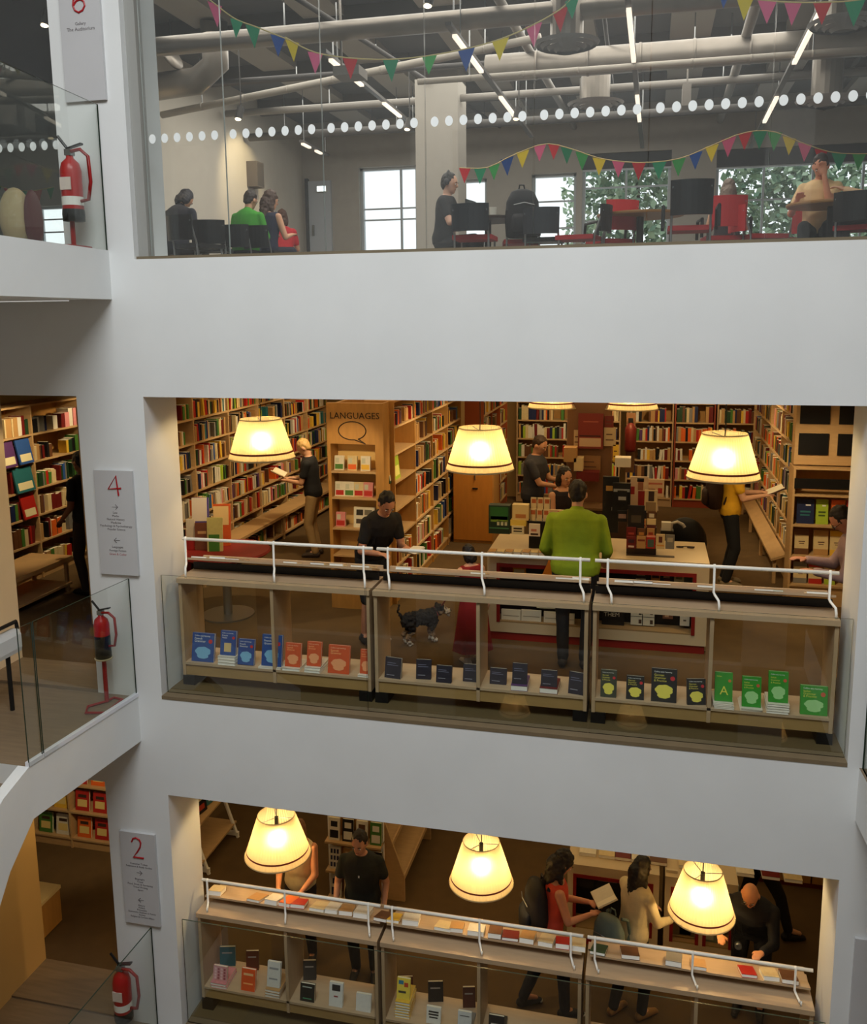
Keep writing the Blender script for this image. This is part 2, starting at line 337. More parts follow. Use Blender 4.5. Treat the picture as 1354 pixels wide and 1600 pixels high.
# roller blinds over the two tree windows, bright window heads
for k, (a, b, z0, z1, lb) in enumerate(((3.03, 4.54, 5.92, 6.2, 'grey roller blind over the window beside the third pier'), (5.28, 8.4, 5.86, 6.16, 'wide grey roller blind over the large tree window'))):
    t = thing('roller_blind', lb, 'blind', (0, 9.55, z1)); MB().box((a, 0, z0-z1), (b, .01, 0)).build('fabric', DGREY, t); MB().tube([(a, .0, z0-z1), (b, .0, z0-z1)], .018).build('bottom_bar', M((220, 226, 230), .4), t)
struct('wall_column_cafe', MB().box((.92, 6.0, 4.0), (1.54, 6.6, 7.0)), M((170, 164, 154), .9, var=.03))
struct('ceiling', MB().box((-9.1, .55, 7.0), (9.1, 9.8, 7.05)), M((104, 104, 104), .95, var=.06, scale=2))
SB = M((92, 84, 74), .7); n = 6
for k, y in enumerate((1.6, 3.6, 5.6, 7.6)): struct('ceiling_beam', MB().box((-2.2, y, 6.78), (9, y+.16, 7.0)), SB)
for k, xx in enumerate((-1.2, .2, 1.6, 3.0, 4.4, 5.8, 7.2)): struct('ceiling_beam', MB().box((xx, .6, 6.9), (xx+.5, 9.5, 7.0)), M((176, 170, 160), .9))
dr = struct('door_1', MB().box((-2.06, 9.44, 4.0), (-1.62, 9.5, 5.95)), M((196, 202, 210), .6))
MB().box((-2.0, 9.41, 4.95), (-1.96, 9.45, 5.15)).build('door_handle', STEEL, dr); MB().box((-2.12, 9.42, 4.0), (-2.06, 9.5, 6.0)).build('frame', DGREY, dr)
o = thing('exit_sign', 'small lit white exit sign beside the cafe door', 'sign', (-1.78, 9.42, 5.8)); MB().box((-.1, -.03, -.06), (.1, .02, .06)).build('housing', WHITE, o); MB().box((-.085, -.034, -.045), (.085, -.03, .045)).build('lit_face', M((235, 250, 255), .5, emit=2.0), o)
# trees outside the cafe windows
def tree(label, x, y, h, r, seed, n):
    q = random.Random(seed); t = thing('tree', label, 'tree', (x, y, -2)); hh = h+2
    MB().tube([(0, 0, 0), (.1, 0, hh*.5), (0, .1, hh*.9)], [.22, .16, .06]).build('trunk', M((70, 58, 46), .9), t)
    b = MB()
    for k in range(n):
        a = q.uniform(0, 2*PI); rr = r*q.random()**.5; z = q.uniform(hh*.4, hh*1.05); cx, cy = rr*math.cos(a), rr*math.sin(a)*.6; s = q.uniform(.05, .13)
        u = Vector((q.uniform(-1, 1), q.uniform(-1, 1), q.uniform(-1, 1))).normalized()*s; v_ = u.cross(Vector((q.uniform(-1, 1), q.uniform(-1, 1), 1))).normalized()*s*.7; c = Vector((cx, cy, z))
        b.add([c-u, c+v_, c+u, c-v_], [(0,1,2,3)], q.choice((0, 0, 1, 2)))
    o = b.build('foliage', (M((140, 164, 134), .7), M((176, 196, 168), .7), M((96, 128, 104), .7)), t); o['kind'] = 'stuff'
tree('leafy green tree filling the window beside the bright one', 3.9, 13.6, 7.2, 1.6, 3, 7600)
tree('leafy green tree behind the large cafe window, nearer its pier', 7.35, 14.2, 7.5, 1.7, 4, 9000)
tree('leafy green tree behind the large cafe window, farther along', 11.4, 14.6, 7.6, 2.0, 5, 11000)
# ------------------------------------------------------------------ lamps
def shade_mat():
    mt = D.materials.new('lamp_fabric'); mt.use_nodes = True; nt = mt.node_tree; nt.nodes.clear()
    out = nt.nodes.new('ShaderNodeOutputMaterial'); df = nt.nodes.new('ShaderNodeBsdfDiffuse'); tl = nt.nodes.new('ShaderNodeBsdfTranslucent'); mx = nt.nodes.new('ShaderNodeMixShader')
    nz = nt.nodes.new('ShaderNodeTexNoise'); nz.inputs['Scale'].default_value = 14
    cr = nt.nodes.new('ShaderNodeMapRange'); cr.inputs[3].default_value = .92; cr.inputs[4].default_value = 1.04
    vm = nt.nodes.new('ShaderNodeVectorMath'); vm.operation = 'SCALE'; vm.inputs[0].default_value = (.95, .78, .49)
    nt.links.new(nz.outputs[0], cr.inputs[0]); nt.links.new(cr.outputs[0], vm.inputs['Scale'])
    df.inputs[0].default_value = (.9, .80, .56, 1); nt.links.new(vm.outputs[0], tl.inputs[0]); mx.inputs[0].default_value = .55
    rf = nt.nodes.new('ShaderNodeBsdfRefraction'); rf.inputs['IOR'].default_value = 1.3; rf.inputs['Roughness'].default_value = 1.0; nt.links.new(vm.outputs[0], rf.inputs[0])
    m2 = nt.nodes.new('ShaderNodeMixShader'); m2.inputs[0].default_value = .30
    nt.links.new(df.outputs[0], mx.inputs[1]); nt.links.new(tl.outputs[0], mx.inputs[2]); nt.links.new(mx.outputs[0], m2.inputs[1]); nt.links.new(rf.outputs[0], m2.inputs[2]); nt.links.new(m2.outputs[0], out.inputs[0]); return mt
SHADE = shade_mat(); TRIMR = M((120, 40, 22), .7); BULB = M((255, 214, 146), .3, emit=210.); CORD = M((24, 20, 18), .6); GLINER = M((206, 190, 150), .5)
def lamp(label, x, y, z, rb=.325, rt=.185, h=.40, zc=2.774, group='pleated pendant lamps'):
    t = thing('pendant_lamp', label, 'lamp', (x, y, z), 0, group); s = rb/.325
    k = MB(); prof = [(rb+(rt-rb)*q_, h*q_) for q_ in (0, .08, .2, .4, .6, .8, 1)]
    k.lathe(prof, 120, 0, pleat=.006).build('shade', SHADE, t)
    f = (.062*s)/h; r1 = rb+(rt-rb)*f; MB().lathe([(r1*1.02, .056*s), (r1*1.022, .064*s), (r1*1.016, .074*s)], 60).build('trim_band', TRIMR, t, smooth=True)
    MB().lathe([(rb*1.008, -.006), (rb*1.02, .0), (rb*1.012, .01)], 60).build('lower_rim', GLINER, t, smooth=True)
    MB().lathe([(rt*1.0, h-.006), (rt*1.02, h), (rt*.99, h+.006)], 48).build('upper_rim', GLINER, t, smooth=True)
    b = MB()
    for i in range(3): a = 2*PI*i/3; b.tube([(0, 0, h*.93), (rt*math.cos(a), rt*math.sin(a), h-.01)], .004, 5)
    b.build('spider', STEEL, t)
    MB().tube([(0, 0, h*.55), (0, 0, h*.95)], .02, 10).build('socket', CORD, t)
    MB().ball((0, 0, h*.42), (.038, .038, .05), 12, 8).build('bulb', BULB, t, smooth=True)
    MB().tube([(0, 0, h*.95), (.004, 0, (zc-z)*.6), (0, 0, zc-z-.02)], .005, 6).build('cord', CORD, t)
    MB().lathe([(.0, zc-z-.03), (.05, zc-z-.03), (.06, zc-z)], 20).build('ceiling_rose', GLINER, t)
    return t
for (u0, u1, v, y, lb) in ((362, 457, 712, 1.2, 'lit pleated lamp hanging in front of the long spine-filled bookcase'), (698, 802, 729, 1.2, 'lit pleated lamp hanging between languages bookcase and cash desk'),
                       (1072, 1188, 742, 1.2, 'lit pleated lamp hiding the head of the man in yellow')):
    a, b = ony(u0, v, y), ony(u1, v, y); lamp(lb, (a.x+b.x)/2, y, a.z-.01, (b.x-a.x)/2, (b.x-a.x)*.31, .385)
for (u0, u1, v, lb) in ((825, 905, 633, 'far pleated lamp, only its rim showing, above the man reading a sheet'), (942, 1028, 635, 'far pleated lamp, only its rim showing, beside the maroon poster')):
    a, b = ony(u0, v, 4.6), ony(u1, v, 4.6); lamp(lb, (a.x+b.x)/2, 4.6, a.z-.02, (b.x-a.x)/2, (b.x-a.x)*.31, .36)
for (u0, u1, v, lb) in ((387, 481, 1324, 'lower floor pleated lamp in front of the woman in the cream top'), (703, 801, 1368, 'lower floor pleated lamp hanging clear over the empty brown carpet'),
                       (1043, 1149, 1416, 'lower floor pleated lamp beside the bald man')):
    a, b = ony(u0, v, .86), ony(u1, v, .86); lamp(lb, (a.x+b.x)/2, .86, a.z-.02, (b.x-a.x)/2, (b.x-a.x)*.285, .43, -.953)

for k, (x, z) in enumerate(((1.6, -5.2), (4.1, -5.2), (6.9, -5.2), (9.4, -5.2), (2.2, -1.9), (5.4, -1.9), (8.6, -1.9))):
    lamp('pleated lamp in the shop across the atrium, %s of its row behind the camera' % ('first', 'second', 'third', 'fourth', 'first upper', 'second upper', 'third upper')[k], x, -11.3, z, .34, .2, .42, z+.9, 'pleated lamps across the atrium')
# ------------------------------------------------------------------ books
PAGE = M((232, 222, 196), .8, var=.04, scale=90, stretch=(.2, .2, 6)); COVERS = {}
PAL = {'orange': (214, 96, 34), 'red': (172, 38, 30), 'dark red': (104, 26, 24), 'yellow': (222, 178, 60), 'cream': (208, 186, 140), 'white': (214, 206, 188), 'green': (70, 116, 48), 'dark green': (34, 62, 38),
       'blue': (48, 84, 150), 'dark blue': (26, 36, 74), 'black': (22, 20, 22), 'brown': (98, 62, 38), 'tan': (178, 136, 84), 'teal': (44, 106, 112), 'grey': (120, 116, 110), 'pink': (206, 132, 132), 'lime': (156, 180, 52), 'purple': (86, 52, 100)}
PN = list(PAL); PWT = [11, 8, 9, 8, 17, 11, 6, 6, 3, 6, 15, 12, 14, 2, 7, 2, 2, 2]
def CM(n): return M(PAL[n] if isinstance(n, str) else n, .45, var=.05, scale=30)
def bookmesh(cover):         # unit book: spine at y=0, thickness x, height z
    if cover not in COVERS:
        b = MB(); e = .06
        b.box((0, 0, 0), (e, 1, 1)).box((1-e, 0, 0), (1, 1, 1)).box((e, 0, 0), (1-e, .03, 1)).box((e, .03, .012), (1-e, .975, .985), 1)
        COVERS[cover] = b.mesh('book', (CM(cover), PAGE))
    return COVERS[cover]
SPINES = []                  # (matrix, cover, label, area in the picture)
def spine(mat, cover, lab, t, d, h):
    c = mat @ Vector((.5, 0, .5)); u, v, z = proj(c)
    n = (mat.to_3x3() @ Vector((0, -1, 0))).normalized(); cs = max(.0, n.dot((CAM-c).normalized()))
    inB = (280 < u < 1335 and 630 < v < 880) or (2 < u < 130 and 615 < v < 900) or (60 < u < 168 and 1215 < v < 1305) or (310 < u < 700 and 1250 < v < 1400)
    SPINES.append((mat, cover, lab, t*h*cs*(F/z)**2 if inB else 0.))
ORD = ['first', 'second', 'third', 'fourth', 'fifth', 'sixth', 'seventh', 'eighth', 'ninth', 'tenth', 'eleventh', 'twelfth', 'thirteenth', 'fourteenth', 'fifteenth', 'sixteenth', 'seventeenth', 'eighteenth', 'nineteenth', 'twentieth'] + ['%dth' % i for i in range(21, 260)]
def fill(M0, x0, x1, z, maxh, depth, where, q, full=.9, tmin=.016, tmax=.05, pal=None):
    x = x0+.01; k = 0; hb = q.uniform(.62, .8)*maxh
    run = q.choice(PN)
    while True:
        t = q.uniform(tmin, tmax)
        if x+t > x1-.01: break
        if q.random() > full: x += q.uniform(.03, .16); continue
        if q.random() < .08: hb = q.uniform(.58, .86)*maxh
        h = min(maxh*.93, hb*q.uniform(.88, 1.12)); d = min(depth-.03, h*.72)
        if q.random() < .25: run = q.choices(pal or PN, None if pal else PWT)[0]
        c = run if q.random() < .4 else q.choices(pal or PN, None if pal else PWT)[0]
        lean = q.uniform(-.10, .16) if q.random() < .12 else 0
        if lean: x += abs(math.sin(lean))*h*.9 if lean < 0 else 0
        mt = M0 @ Matrix.Translation((x, .012+q.uniform(0, .02), z+.001)) @ Matrix.Rotation(lean, 4, 'Y') @ Matrix.Diagonal((t, d, h, 1))
        spine(mt, c, '%s book spine, %s along %s' % (c, ORD[k], where), t, d, h); k += 1
        x += t*1.02+(abs(math.sin(lean))*h*.95 if lean > 0 else 0)
def solid_book(label, mat, t, d, h, cover, group=None):       # one countable book: cover with its pages as a part
    b = MB(); e = min(.003, t*.12)
    b.box((0, 0, 0), (e, d, h)).box((t-e, 0, 0), (t, d, h)).box((e, 0, 0), (t-e, .004, h))
    o = b.build('book', CM(cover)); o.matrix_world = mat
    MB().box((e, .004, .004), (t-e, d-.005, h-.004)).build('pages', PAGE, o)
    return tag(o, label, 'book', group)
def cloud(mb, cx, cz, rx, rz, y, mi=0):
    n = 40; pts = []
    for k in range(n):
        a = 2*PI*k/n; r = 1+.10*abs(math.sin(a*3.5)); pts.append((cx+rx*r*math.cos(a), cz+rz*r*math.sin(a)))
    return mb.prism(pts, y, y+.001, mi)
# an upright display book, its front cover facing -y: origin at the lower edge, leaning back
def display_book(label, p, w_, h, t, lean, yaw, cover, art=None, group=None):
    o = tag(MB().box((-w_/2, 0, 0), (w_/2, .0025, h)).box((-w_/2, t-.0025, 0), (w_/2, t, h)).box((-w_/2, .0025, 0), (-w_/2+.003, t-.0025, h)).build('book', CM(cover)), label, 'book', group)
    o.matrix_world = Matrix.Translation(p) @ Matrix.Rotation(yaw, 4, 'Z') @ Matrix.Rotation(-lean, 4, 'X')
    MB().box((-w_/2+.003, .0025, .003), (w_/2-.004, t-.0025, h-.003)).build('pages', PAGE, o)
    art = art or {}
    if 'cloud' in art:
        b = MB(); cloud(b, 0, h*.36, w_*.33, h*.15, -.0012); cloud(b, .0, h*.20, w_*.24, h*.085, -.0018)
        b.build('cover_emblem', M(art['cloud'], .5), o)
    if 'panel' in art:
        for (fx0, fz0, fx1, fz1, c) in art['panel']: MB().box((-w_/2+fx0*w_, -.001, fz0*h), (-w_/2+fx1*w_, .0, fz1*h)).build('cover_panel', M(c, .5), o)
    if 'dot' in art: MB().lathe([(0, 0), (w_*.09, 0), (w_*.09, .001)], 14, mat=Matrix.Translation((w_*.33, -.001, h*.72)) @ Matrix.Rotation(PI/2, 4, 'X')).build('cover_badge', M(art['dot'], .5), o)
    for (body, fx, fz, fs, c) in art.get('text', ()):
        text(body, fs*w_, M(c, .6), o, ((fx-.5)*w_, -.0016, fz*h), (PI/2, 0, 0), 'title', 'LEFT', .0003)
    return o
# ------------------------------------------------------------------ bookcases
def bookcase(label, mat, bays, zs, height, depth, wood=None, plinth=True, back=True, name='bookcase', cat='bookcase', group=None, th=.025, header=None, tops=True):
    wood = wood or WOOD; t = thing(name, label, cat, group=group); t.matrix_world = mat
    x = 0; tot = sum(bays); xs = [0]
    for b_ in bays: xs.append(xs[-1]+b_)
    for xx in xs: MB().box((xx-th/2, 0, 0), (xx+th/2, depth, height)).build('upright', wood, t)
    for i in range(len(bays)):
        for z in zs: MB().box((xs[i]+th/2, 0, z-.024), (xs[i+1]-th/2, depth-.01, z)).build('shelf', WOODX, t)
    if back: MB().box((0, depth-.01, .02), (tot, depth, height)).build('back_panel', OAK, t)
    if plinth: MB().box((0, .02, 0), (tot, .04, zs[0]-.024)).build('plinth', wood, t)
    if tops: MB().box((-th/2, 0, height), (tot+th/2, depth, height+.025)).build('top_board', wood, t)
    return t
def fill_case(mat, bays, zs, height, depth, nm, q, full=.92, skip=(), **kw):
    x = 0
    for i, b_ in enumerate(bays):
        for j, z in enumerate(zs):
            mh = (zs[j+1] if j+1 < len(zs) else height)-z-.03
            if (i, j) in skip or mh < .12: continue
            fill(mat, x+.014, x+b_-.014, z, min(mh, .30), depth, '%s shelf up, %s bay of %s' % (ORD[j], ORD[i], nm), q, full, **kw)
        x += b_
X_, Y_, Z_ = Vector((1,0,0)), Vector((0,1,0)), Vector((0,0,1))
q = random.Random(11)
# long bookcase along the aisle of the reading man, front to +x
ZS = [.14, .52, .84, 1.16, 1.48, 1.80, 2.12]
mL = frame((-1.5, 1.6, ZB), Y_, Z_); bL = [1.0]*7
bookcase('long pale wooden bookcase full of spines, behind the fair-haired reading man', mL, bL, ZS, 2.45, .30)
fill_case(mL, bL, ZS, 2.45, .30, 'the long aisle bookcase', q, .9)
t = thing('display_bench', 'low wooden book bench along the foot of the long aisle bookcase', 'bench', (-1.495, 3.1, ZB))
MB().box((.0, 0, .36), (.34, 5.2, .40)).build('bench_top', WOOD, t); [MB().box((.28, y_, 0), (.31, y_+.04, .36)).build('leg', WOODX, t) for y_ in (0, 1.28, 2.58, 3.88, 5.16)]; MB().box((.0, 0, .06), (.30, 5.2, .085)).build('lower_shelf', WOODX, t)
mLb = frame((-1.22, 3.15, ZB), Y_, Z_); fill(mLb, 0, 5.0, .086, .25, .26, 'the low bench shelf under the long aisle bookcase', q, .9, .02, .06)
# languages gondola: end display and the bookcase behind it
YP = 2.7; pl, pr_, ptop = ony(513, 760, YP).x, ony(600, 760, YP).x, 2.44
nx0, nx1 = ony(518, 760, YP).x, ony(587, 760, YP).x
t = thing('languages_display', 'wooden end display lettered LANGUAGES with three shelves of small books', 'display', (0, YP, ZB)); dz = -ZB
nt0, ntop = .35, ony(550, 694, YP).z-ZB
MB().box((pl, 0, 0), (nx0, .06, ptop)).box((nx1, 0, 0), (pr_, .06, ptop)).box((nx0, 0, ntop), (nx1, .06, ptop)).box((nx0, 0, 0), (nx1, .06, nt0)).build('front_board', OAK, t)
MB().box((nx0, .25, nt0), (nx1, .26, ntop)).build('niche_back', M((226, 190, 120), .6), t); MB().box((nx0-.02, .06, nt0), (nx0, .26, ntop)).box((nx1, .06, nt0), (nx1+.02, .26, ntop)).build('niche_side', OAK, t)
MB().box((pr_-.02, .06, 0), (pr_, .265, ptop)).build('side_board', OAK, t)
nz = []
for v in (737, 778, 826, 868):
    z = ony(552, v, YP).z-ZB; nz.append(z); MB().box((nx0, .0, z-.022), (nx1, .25, z)).build('shelf', WOODX, t)
INK = M((40, 28, 18), .6)
text('LANGUAGES', .104, INK, t, ((pl+pr_)/2, -.004, ony(550, 650, YP).z-ZB), (PI/2, 0, 0), 'lettering', ext=.001)
k = []; cx, cz = ony(550, 673, YP).x, ony(550, 673, YP).z-ZB
for i in range(33):
    a = -PI*.36+2*PI*i/32*.955; k.append((cx+.165*math.cos(a), -.004, cz+.105*math.sin(a)))
k.append((cx+.16, -.004, cz-.15)); k.append(k[0]); MB().tube(k, .006, 6).build('speech_bubble_outline', INK, t)
FA = [('white', 'green'), ('cream', 'orange'), ('white', 'yellow'), ('white', 'red'), ('white', 'green'), ('cream', 'red'), ('pink', 'red'), ('cream', 'brown')]
for j, row in enumerate((('a', 3), ('b', 4), ('c', 1))):
    for i in range(row[1]):
        xx = nx0+.07+i*(nx1-nx0-.12)/max(1, row[1]-.4); c1, c2 = FA[(i+j*3) % 8]
        display_book('small %s card book, %s on the %s shelf of the languages display' % (c1, ORD[i], ('top', 'middle', 'lower')[j]), (xx, YP+.07, ZB+nz[j]+.001), .115, .17, .035, .12, 0, c1,
                     {'panel': [(.08, .08, .92, .42, PAL[c2]), (.1, .5, .5, .85, (190, 190, 170))]}, 'small books in the languages display')
display_book('white card book with black pictures, lower shelf of the languages display', (nx0+.36, YP+.06, ZB+nz[2]+.001), .25, .24, .03, .14, 0, 'white', {'panel': [(.12, .6, .45, .88, (40, 36, 30)), (.52, .62, .88, .88, (110, 104, 90)), (.12, .2, .45, .42, (60, 50, 44)), (.52, .2, .88, .42, (90, 60, 50))]})
mG = frame((1.4, YP+.28, ZB), Y_, Z_); bG = [.95]*4; ZG = [.12, .46, .80, 1.14, 1.48, 1.82, 2.14]
tG = bookcase('tall oak bookcase of language books running back from the LANGUAGES display', mG, bG, ZG, 2.42, .36, OAK)
fill_case(mG, bG, ZG, 2.42, .36, 'the languages bookcase', q, .80, skip=((0, 4), (0, 5), (0, 3), (0, 2)))
MB().box((0, .74, 0), (3.8, .78, 2.4)).build('rear_board', OAK, tG)
for (j, yy, c, w_, h_, lb) in ((4, 2.98, 'dark green', .17, .25, 'dark green book beside the lime cover in the languages bookcase'), (4, 3.25, 'lime', .24, .32, 'large lime picture book facing out at the near end of the languages bookcase'),
                          (3, 3.0, 'teal', .2, .26, 'teal book facing out below the lime picture book'), (2, 3.1, 'yellow', .2, .26, 'yellow book facing out in the near bay of the languages bookcase'), (2, 2.95, 'red', .15, .24, 'red book facing out in the near bay of the languages bookcase')):
    display_book(lb, (1.36, yy, ZB+ZG[j]+.001), w_, h_, .03, .12, R(90), c, {'panel': [(.12, .12, .88, .5, (220, 214, 120) if c == 'lime' else (200, 190, 160))]})
# tall cupboard with plain doors
t = thing('cupboard', 'plain orange-brown wooden cupboard between languages bookcase and desk', 'cupboard', (1.44, 6.0, ZB))
MB().box((0, 0, 0), (.62, .5, 1.45)).build('body', OAK, t); d_ = MB().box((.01, -.02, .05), (.60, 0, 1.43)).build('door', M((186, 122, 48), .5, var=.06, scale=4, stretch=(6, 6, 1)), t)
MB().box((.30, -.035, .84), (.38, -.02, .86)).build('handle', DARK, d_); MB().tube([(.34, -.03, .98), (.34, -.03, 1.06)], .008).build('lock', STEEL, d_)
# far bookcases on the back wall
ZF = [.16, .50, .84, 1.18, 1.52, 1.86, 2.18]
RW = M((132, 54, 30), .5); GW = M((168, 136, 100), .5)
for (xa, n_, bw_, lb, wd_) in ((1.95, 2, .92, 'far bookcase behind the man reading a sheet', GW), (3.92, 1, .78, 'narrow far bookcase beside the maroon poster', GW), (4.74, 1, .66, 'red-edged far bookcase beside the near pleated lamp', RW), (5.45, 1, .8, 'far bookcase with dark header behind the man in yellow', GW)):
    mF = frame((xa, 9.18, ZB), X_, Z_); bF = [bw_]*n_
    t = bookcase(lb, mF, bF, ZF, 2.5, .34, wd_); fill_case(mF, bF, ZF, 2.5, .34, 'the '+lb.split(' behind')[0].split(' beside')[0], q, .95, tmin=.02, tmax=.055)
    if 'header' in lb:
        MB().box((.0, -.02, 2.02), (bw_, .0, 2.14)).build('header_board', BLACKM, t); text('Colour Text', .1, WHITE, t, (bw_/2, -.025, 2.08), (PI/2, 0, 0))
mH = frame((1.78, 6.7, ZB), Y_, Z_); bH = [.8]*3
bookcase('dark bookcase with an orange end between the cupboard and the back wall', mH, bH, ZF, 2.5, .3, M((150, 74, 36), .5)); fill_case(mH, bH, ZF, 2.5, .3, 'the dark bookcase by the cupboard', q)
# bookcase along the other side, front to -x
mR = frame((6.02, 9.0, ZB), -Y_, Z_); bR = [1.08]*4; ZR = [.42, .78, 1.12, 1.46, 1.80, 2.14]
bookcase('long wooden bookcase of tall spines beside the man in yellow', mR, bR, ZR, 2.46, .32); fill_case(mR, bR, ZR, 2.46, .32, 'the bookcase by the man in yellow', q, .95, tmin=.02, tmax=.06)
t = thing('display_bench', 'sloping wooden bench along the foot of the bookcase by the yellow shirt', 'bench', (6.0, 4.7, ZB))
MB().add([(0, 0, .40), (-.17, 0, .33), (-.17, 4.2, .33), (0, 4.2, .40), (0, 0, .37), (-.17, 0, .30), (-.17, 4.2, .30), (0, 4.2, .37)], [(0,3,2,1), (4,5,6,7), (0,1,5,4), (1,2,6,5), (2,3,7,6), (3,0,4,7)]).build('bench_top', WOOD, t)
for y in (.05, 1.4, 2.8, 4.1): MB().box((-.14, y, 0), (-.10, y+.05, .30)).build('leg', WOOD, t)
# near display facing us at the far end of the opening
mN = frame((5.93, 3.9, ZB), X_, Z_); bN = [1.25]; ZN = [.25, .60, .97, 1.33]
t = bookcase('wooden display unit of face-out language books beside the opening edge', mN, bN, ZN, 1.62, .34, WOOD, back=True)
MB().box((.0, -.015, 1.40), (1.25, 0, 1.52)).build('header_board', BLACKM, t)
t2 = thing('wall_rack', 'tall wooden rack of dark picture panels above the face-out language books', 'rack', (5.93, 4.02, ZB))
MB().box((0, 0, 1.66), (1.25, .2, 2.6)).build('board', WOOD, t2)
for i in range(2):
    for j in range(2): MB().box((.04+i*.42, -.02, 1.78+j*.36), (.36+i*.42, 0, 2.03+j*.36)).build('picture', BLACKM, t2)
MB().box((.40, -.06, 2.46), (1.25, 0, 2.56)).build('header_board', BLACKM, t2); text('Books Greek', .085, WHITE, t2, (.62, -.064, 2.51), (PI/2, 0, 0))
for (z, items) in ((ZN[2], ((1243, 1270, 'dark blue', 'teal'), (1273, 1292, 'lime', None), (1297, 1318, 'orange', 'red'), (1320, 1336, 'red', None))), (ZN[1], ((1242, 1264, 'cream', 'brown'), (1272, 1295, 'cream', 'tan'), (1298, 1320, 'cream', 'yellow'))), (ZN[0], ((1243, 1264, 'cream', 'grey'), (1267, 1288, 'cream', 'red'), (1292, 1309, 'cream', 'lime')))):
    for i, (a, b, c, c2) in enumerate(items):
        pa, pb = ony(a, 840, 3.95), ony(b, 840, 3.95); w_ = pb.x-pa.x; lv = ZN.index(z)
        art = {'panel': [(0, .78, 1, 1, PAL[c2]), (0, 0, 1, .24, PAL[c2]), (.3, .5, .75, .54, (90, 60, 50)), (.35, .42, .7, .45, (90, 60, 50))]} if c == 'cream' else {'panel': [(.2, .45, .8, .52, PAL[c2] if c2 else (60, 80, 30)), (.2, .32, .75, .38, PAL[c2] if c2 else (60, 80, 30)), (.5, .72, .8, .78, (220, 220, 220))]}
        display_book('%s book facing out, %s on the %s shelf of the display unit' % (c if not c2 else c+' and '+c2, ORD[i], ('lower', 'middle', 'upper')[lv]), ((pa.x+pb.x)/2, 3.97, ZB+z+.001), w_, .29 if lv else .25, .03, .16, 0, c, art)
# shop wing seen behind the middle landing
mW = frame((-3.55, 1.0, ZB), Y_, Z_); bW = [1.05]*5; ZW = [.12, .50, .86, 1.22, 1.58, 1.94]
bookcase('pale bookcase of magazines behind the man by the sign numbered 4', mW, bW, ZW, 2.3, .4); fill_case(mW, bW, ZW, 2.3, .4, 'the magazine bookcase', q, .85, tmin=.02, tmax=.1)
for (j, yy, c, w_, lb) in ((5, 2.35, 'yellow', .3, 'large yellow book facing out near the top of the magazine bookcase'), (5, 1.98, 'white', .3, 'white book with pale picture facing out at the top of the magazine bookcase'), (4, 2.9, 'blue', .26, 'blue book facing out level with the dark-dressed man head'), (4, 2.6, 'purple', .24, 'purple book facing out beside the blue one'),
                        (3, 2.85, 'teal', .34, 'teal book facing out on the middle shelf of the magazine bookcase'), (3, 2.2, 'yellow', .28, 'yellow book facing out on the middle shelf of the magazine bookcase'), (2, 2.9, 'red', .26, 'red book facing out low on the magazine bookcase'), (2, 2.3, 'teal', .3, 'pale teal book facing out low on the magazine bookcase')):
    display_book(lb, (-3.50, yy, ZB+ZW[j]+.001), w_, .32, .02, .2, R(90), c, {'panel': [(.1, .1, .9, .4, (226, 214, 170))]})
t = thing('low_table', 'low wooden display table in front of the magazine bookcase', 'table', (-3.1, 2.0, ZB)); MB().box((-.3, -.7, .40), (.3, .7, .45)).build('table_top', WOOD, t)
for sx in (-.26, .22):
    for sy in (-.66, .62): MB().box((sx, sy, 0), (sx+.04, sy+.04, .4)).build('leg', WOOD, t)
MB().box((-.28, -.68, .08), (.28, .68, .11)).build('lower_shelf', WOODX, t)
# lower floor wing: bookcase facing us
mV = frame((-4.1, 2.42, ZC), X_, Z_); bV = [.58]*4; ZV = [.14, .52, .90, 1.28]
bookcase('wooden bookcase of face-out books under the middle landing', mV, bV, ZV, 1.7, .35)
vv = [('cream', 'white', 'orange'), ('red', 'brown', 'yellow'), ('green', 'red', 'cream')]; kk = 0
for j in range(1, 4):
    for i in range(4):
        for s_ in range(2):
            c = vv[(i+j+s_) % 3][(i*2+s_+j) % 3]; kk += 1
            display_book('%s book facing out, %s of %s shelf up in the bookcase under the landing' % (c, ORD[i*2+s_], ORD[j]), (-4.1+.58*i+.16+.26*s_, 2.47, ZC+ZV[j-1]+.001), .2, .27, .03, .12, 0, c, {'panel': [(.15, .2, .85, .55, (222, 196, 120)), (.2, .65, .8, .8, (60, 40, 30))]}, 'face-out books under the landing')
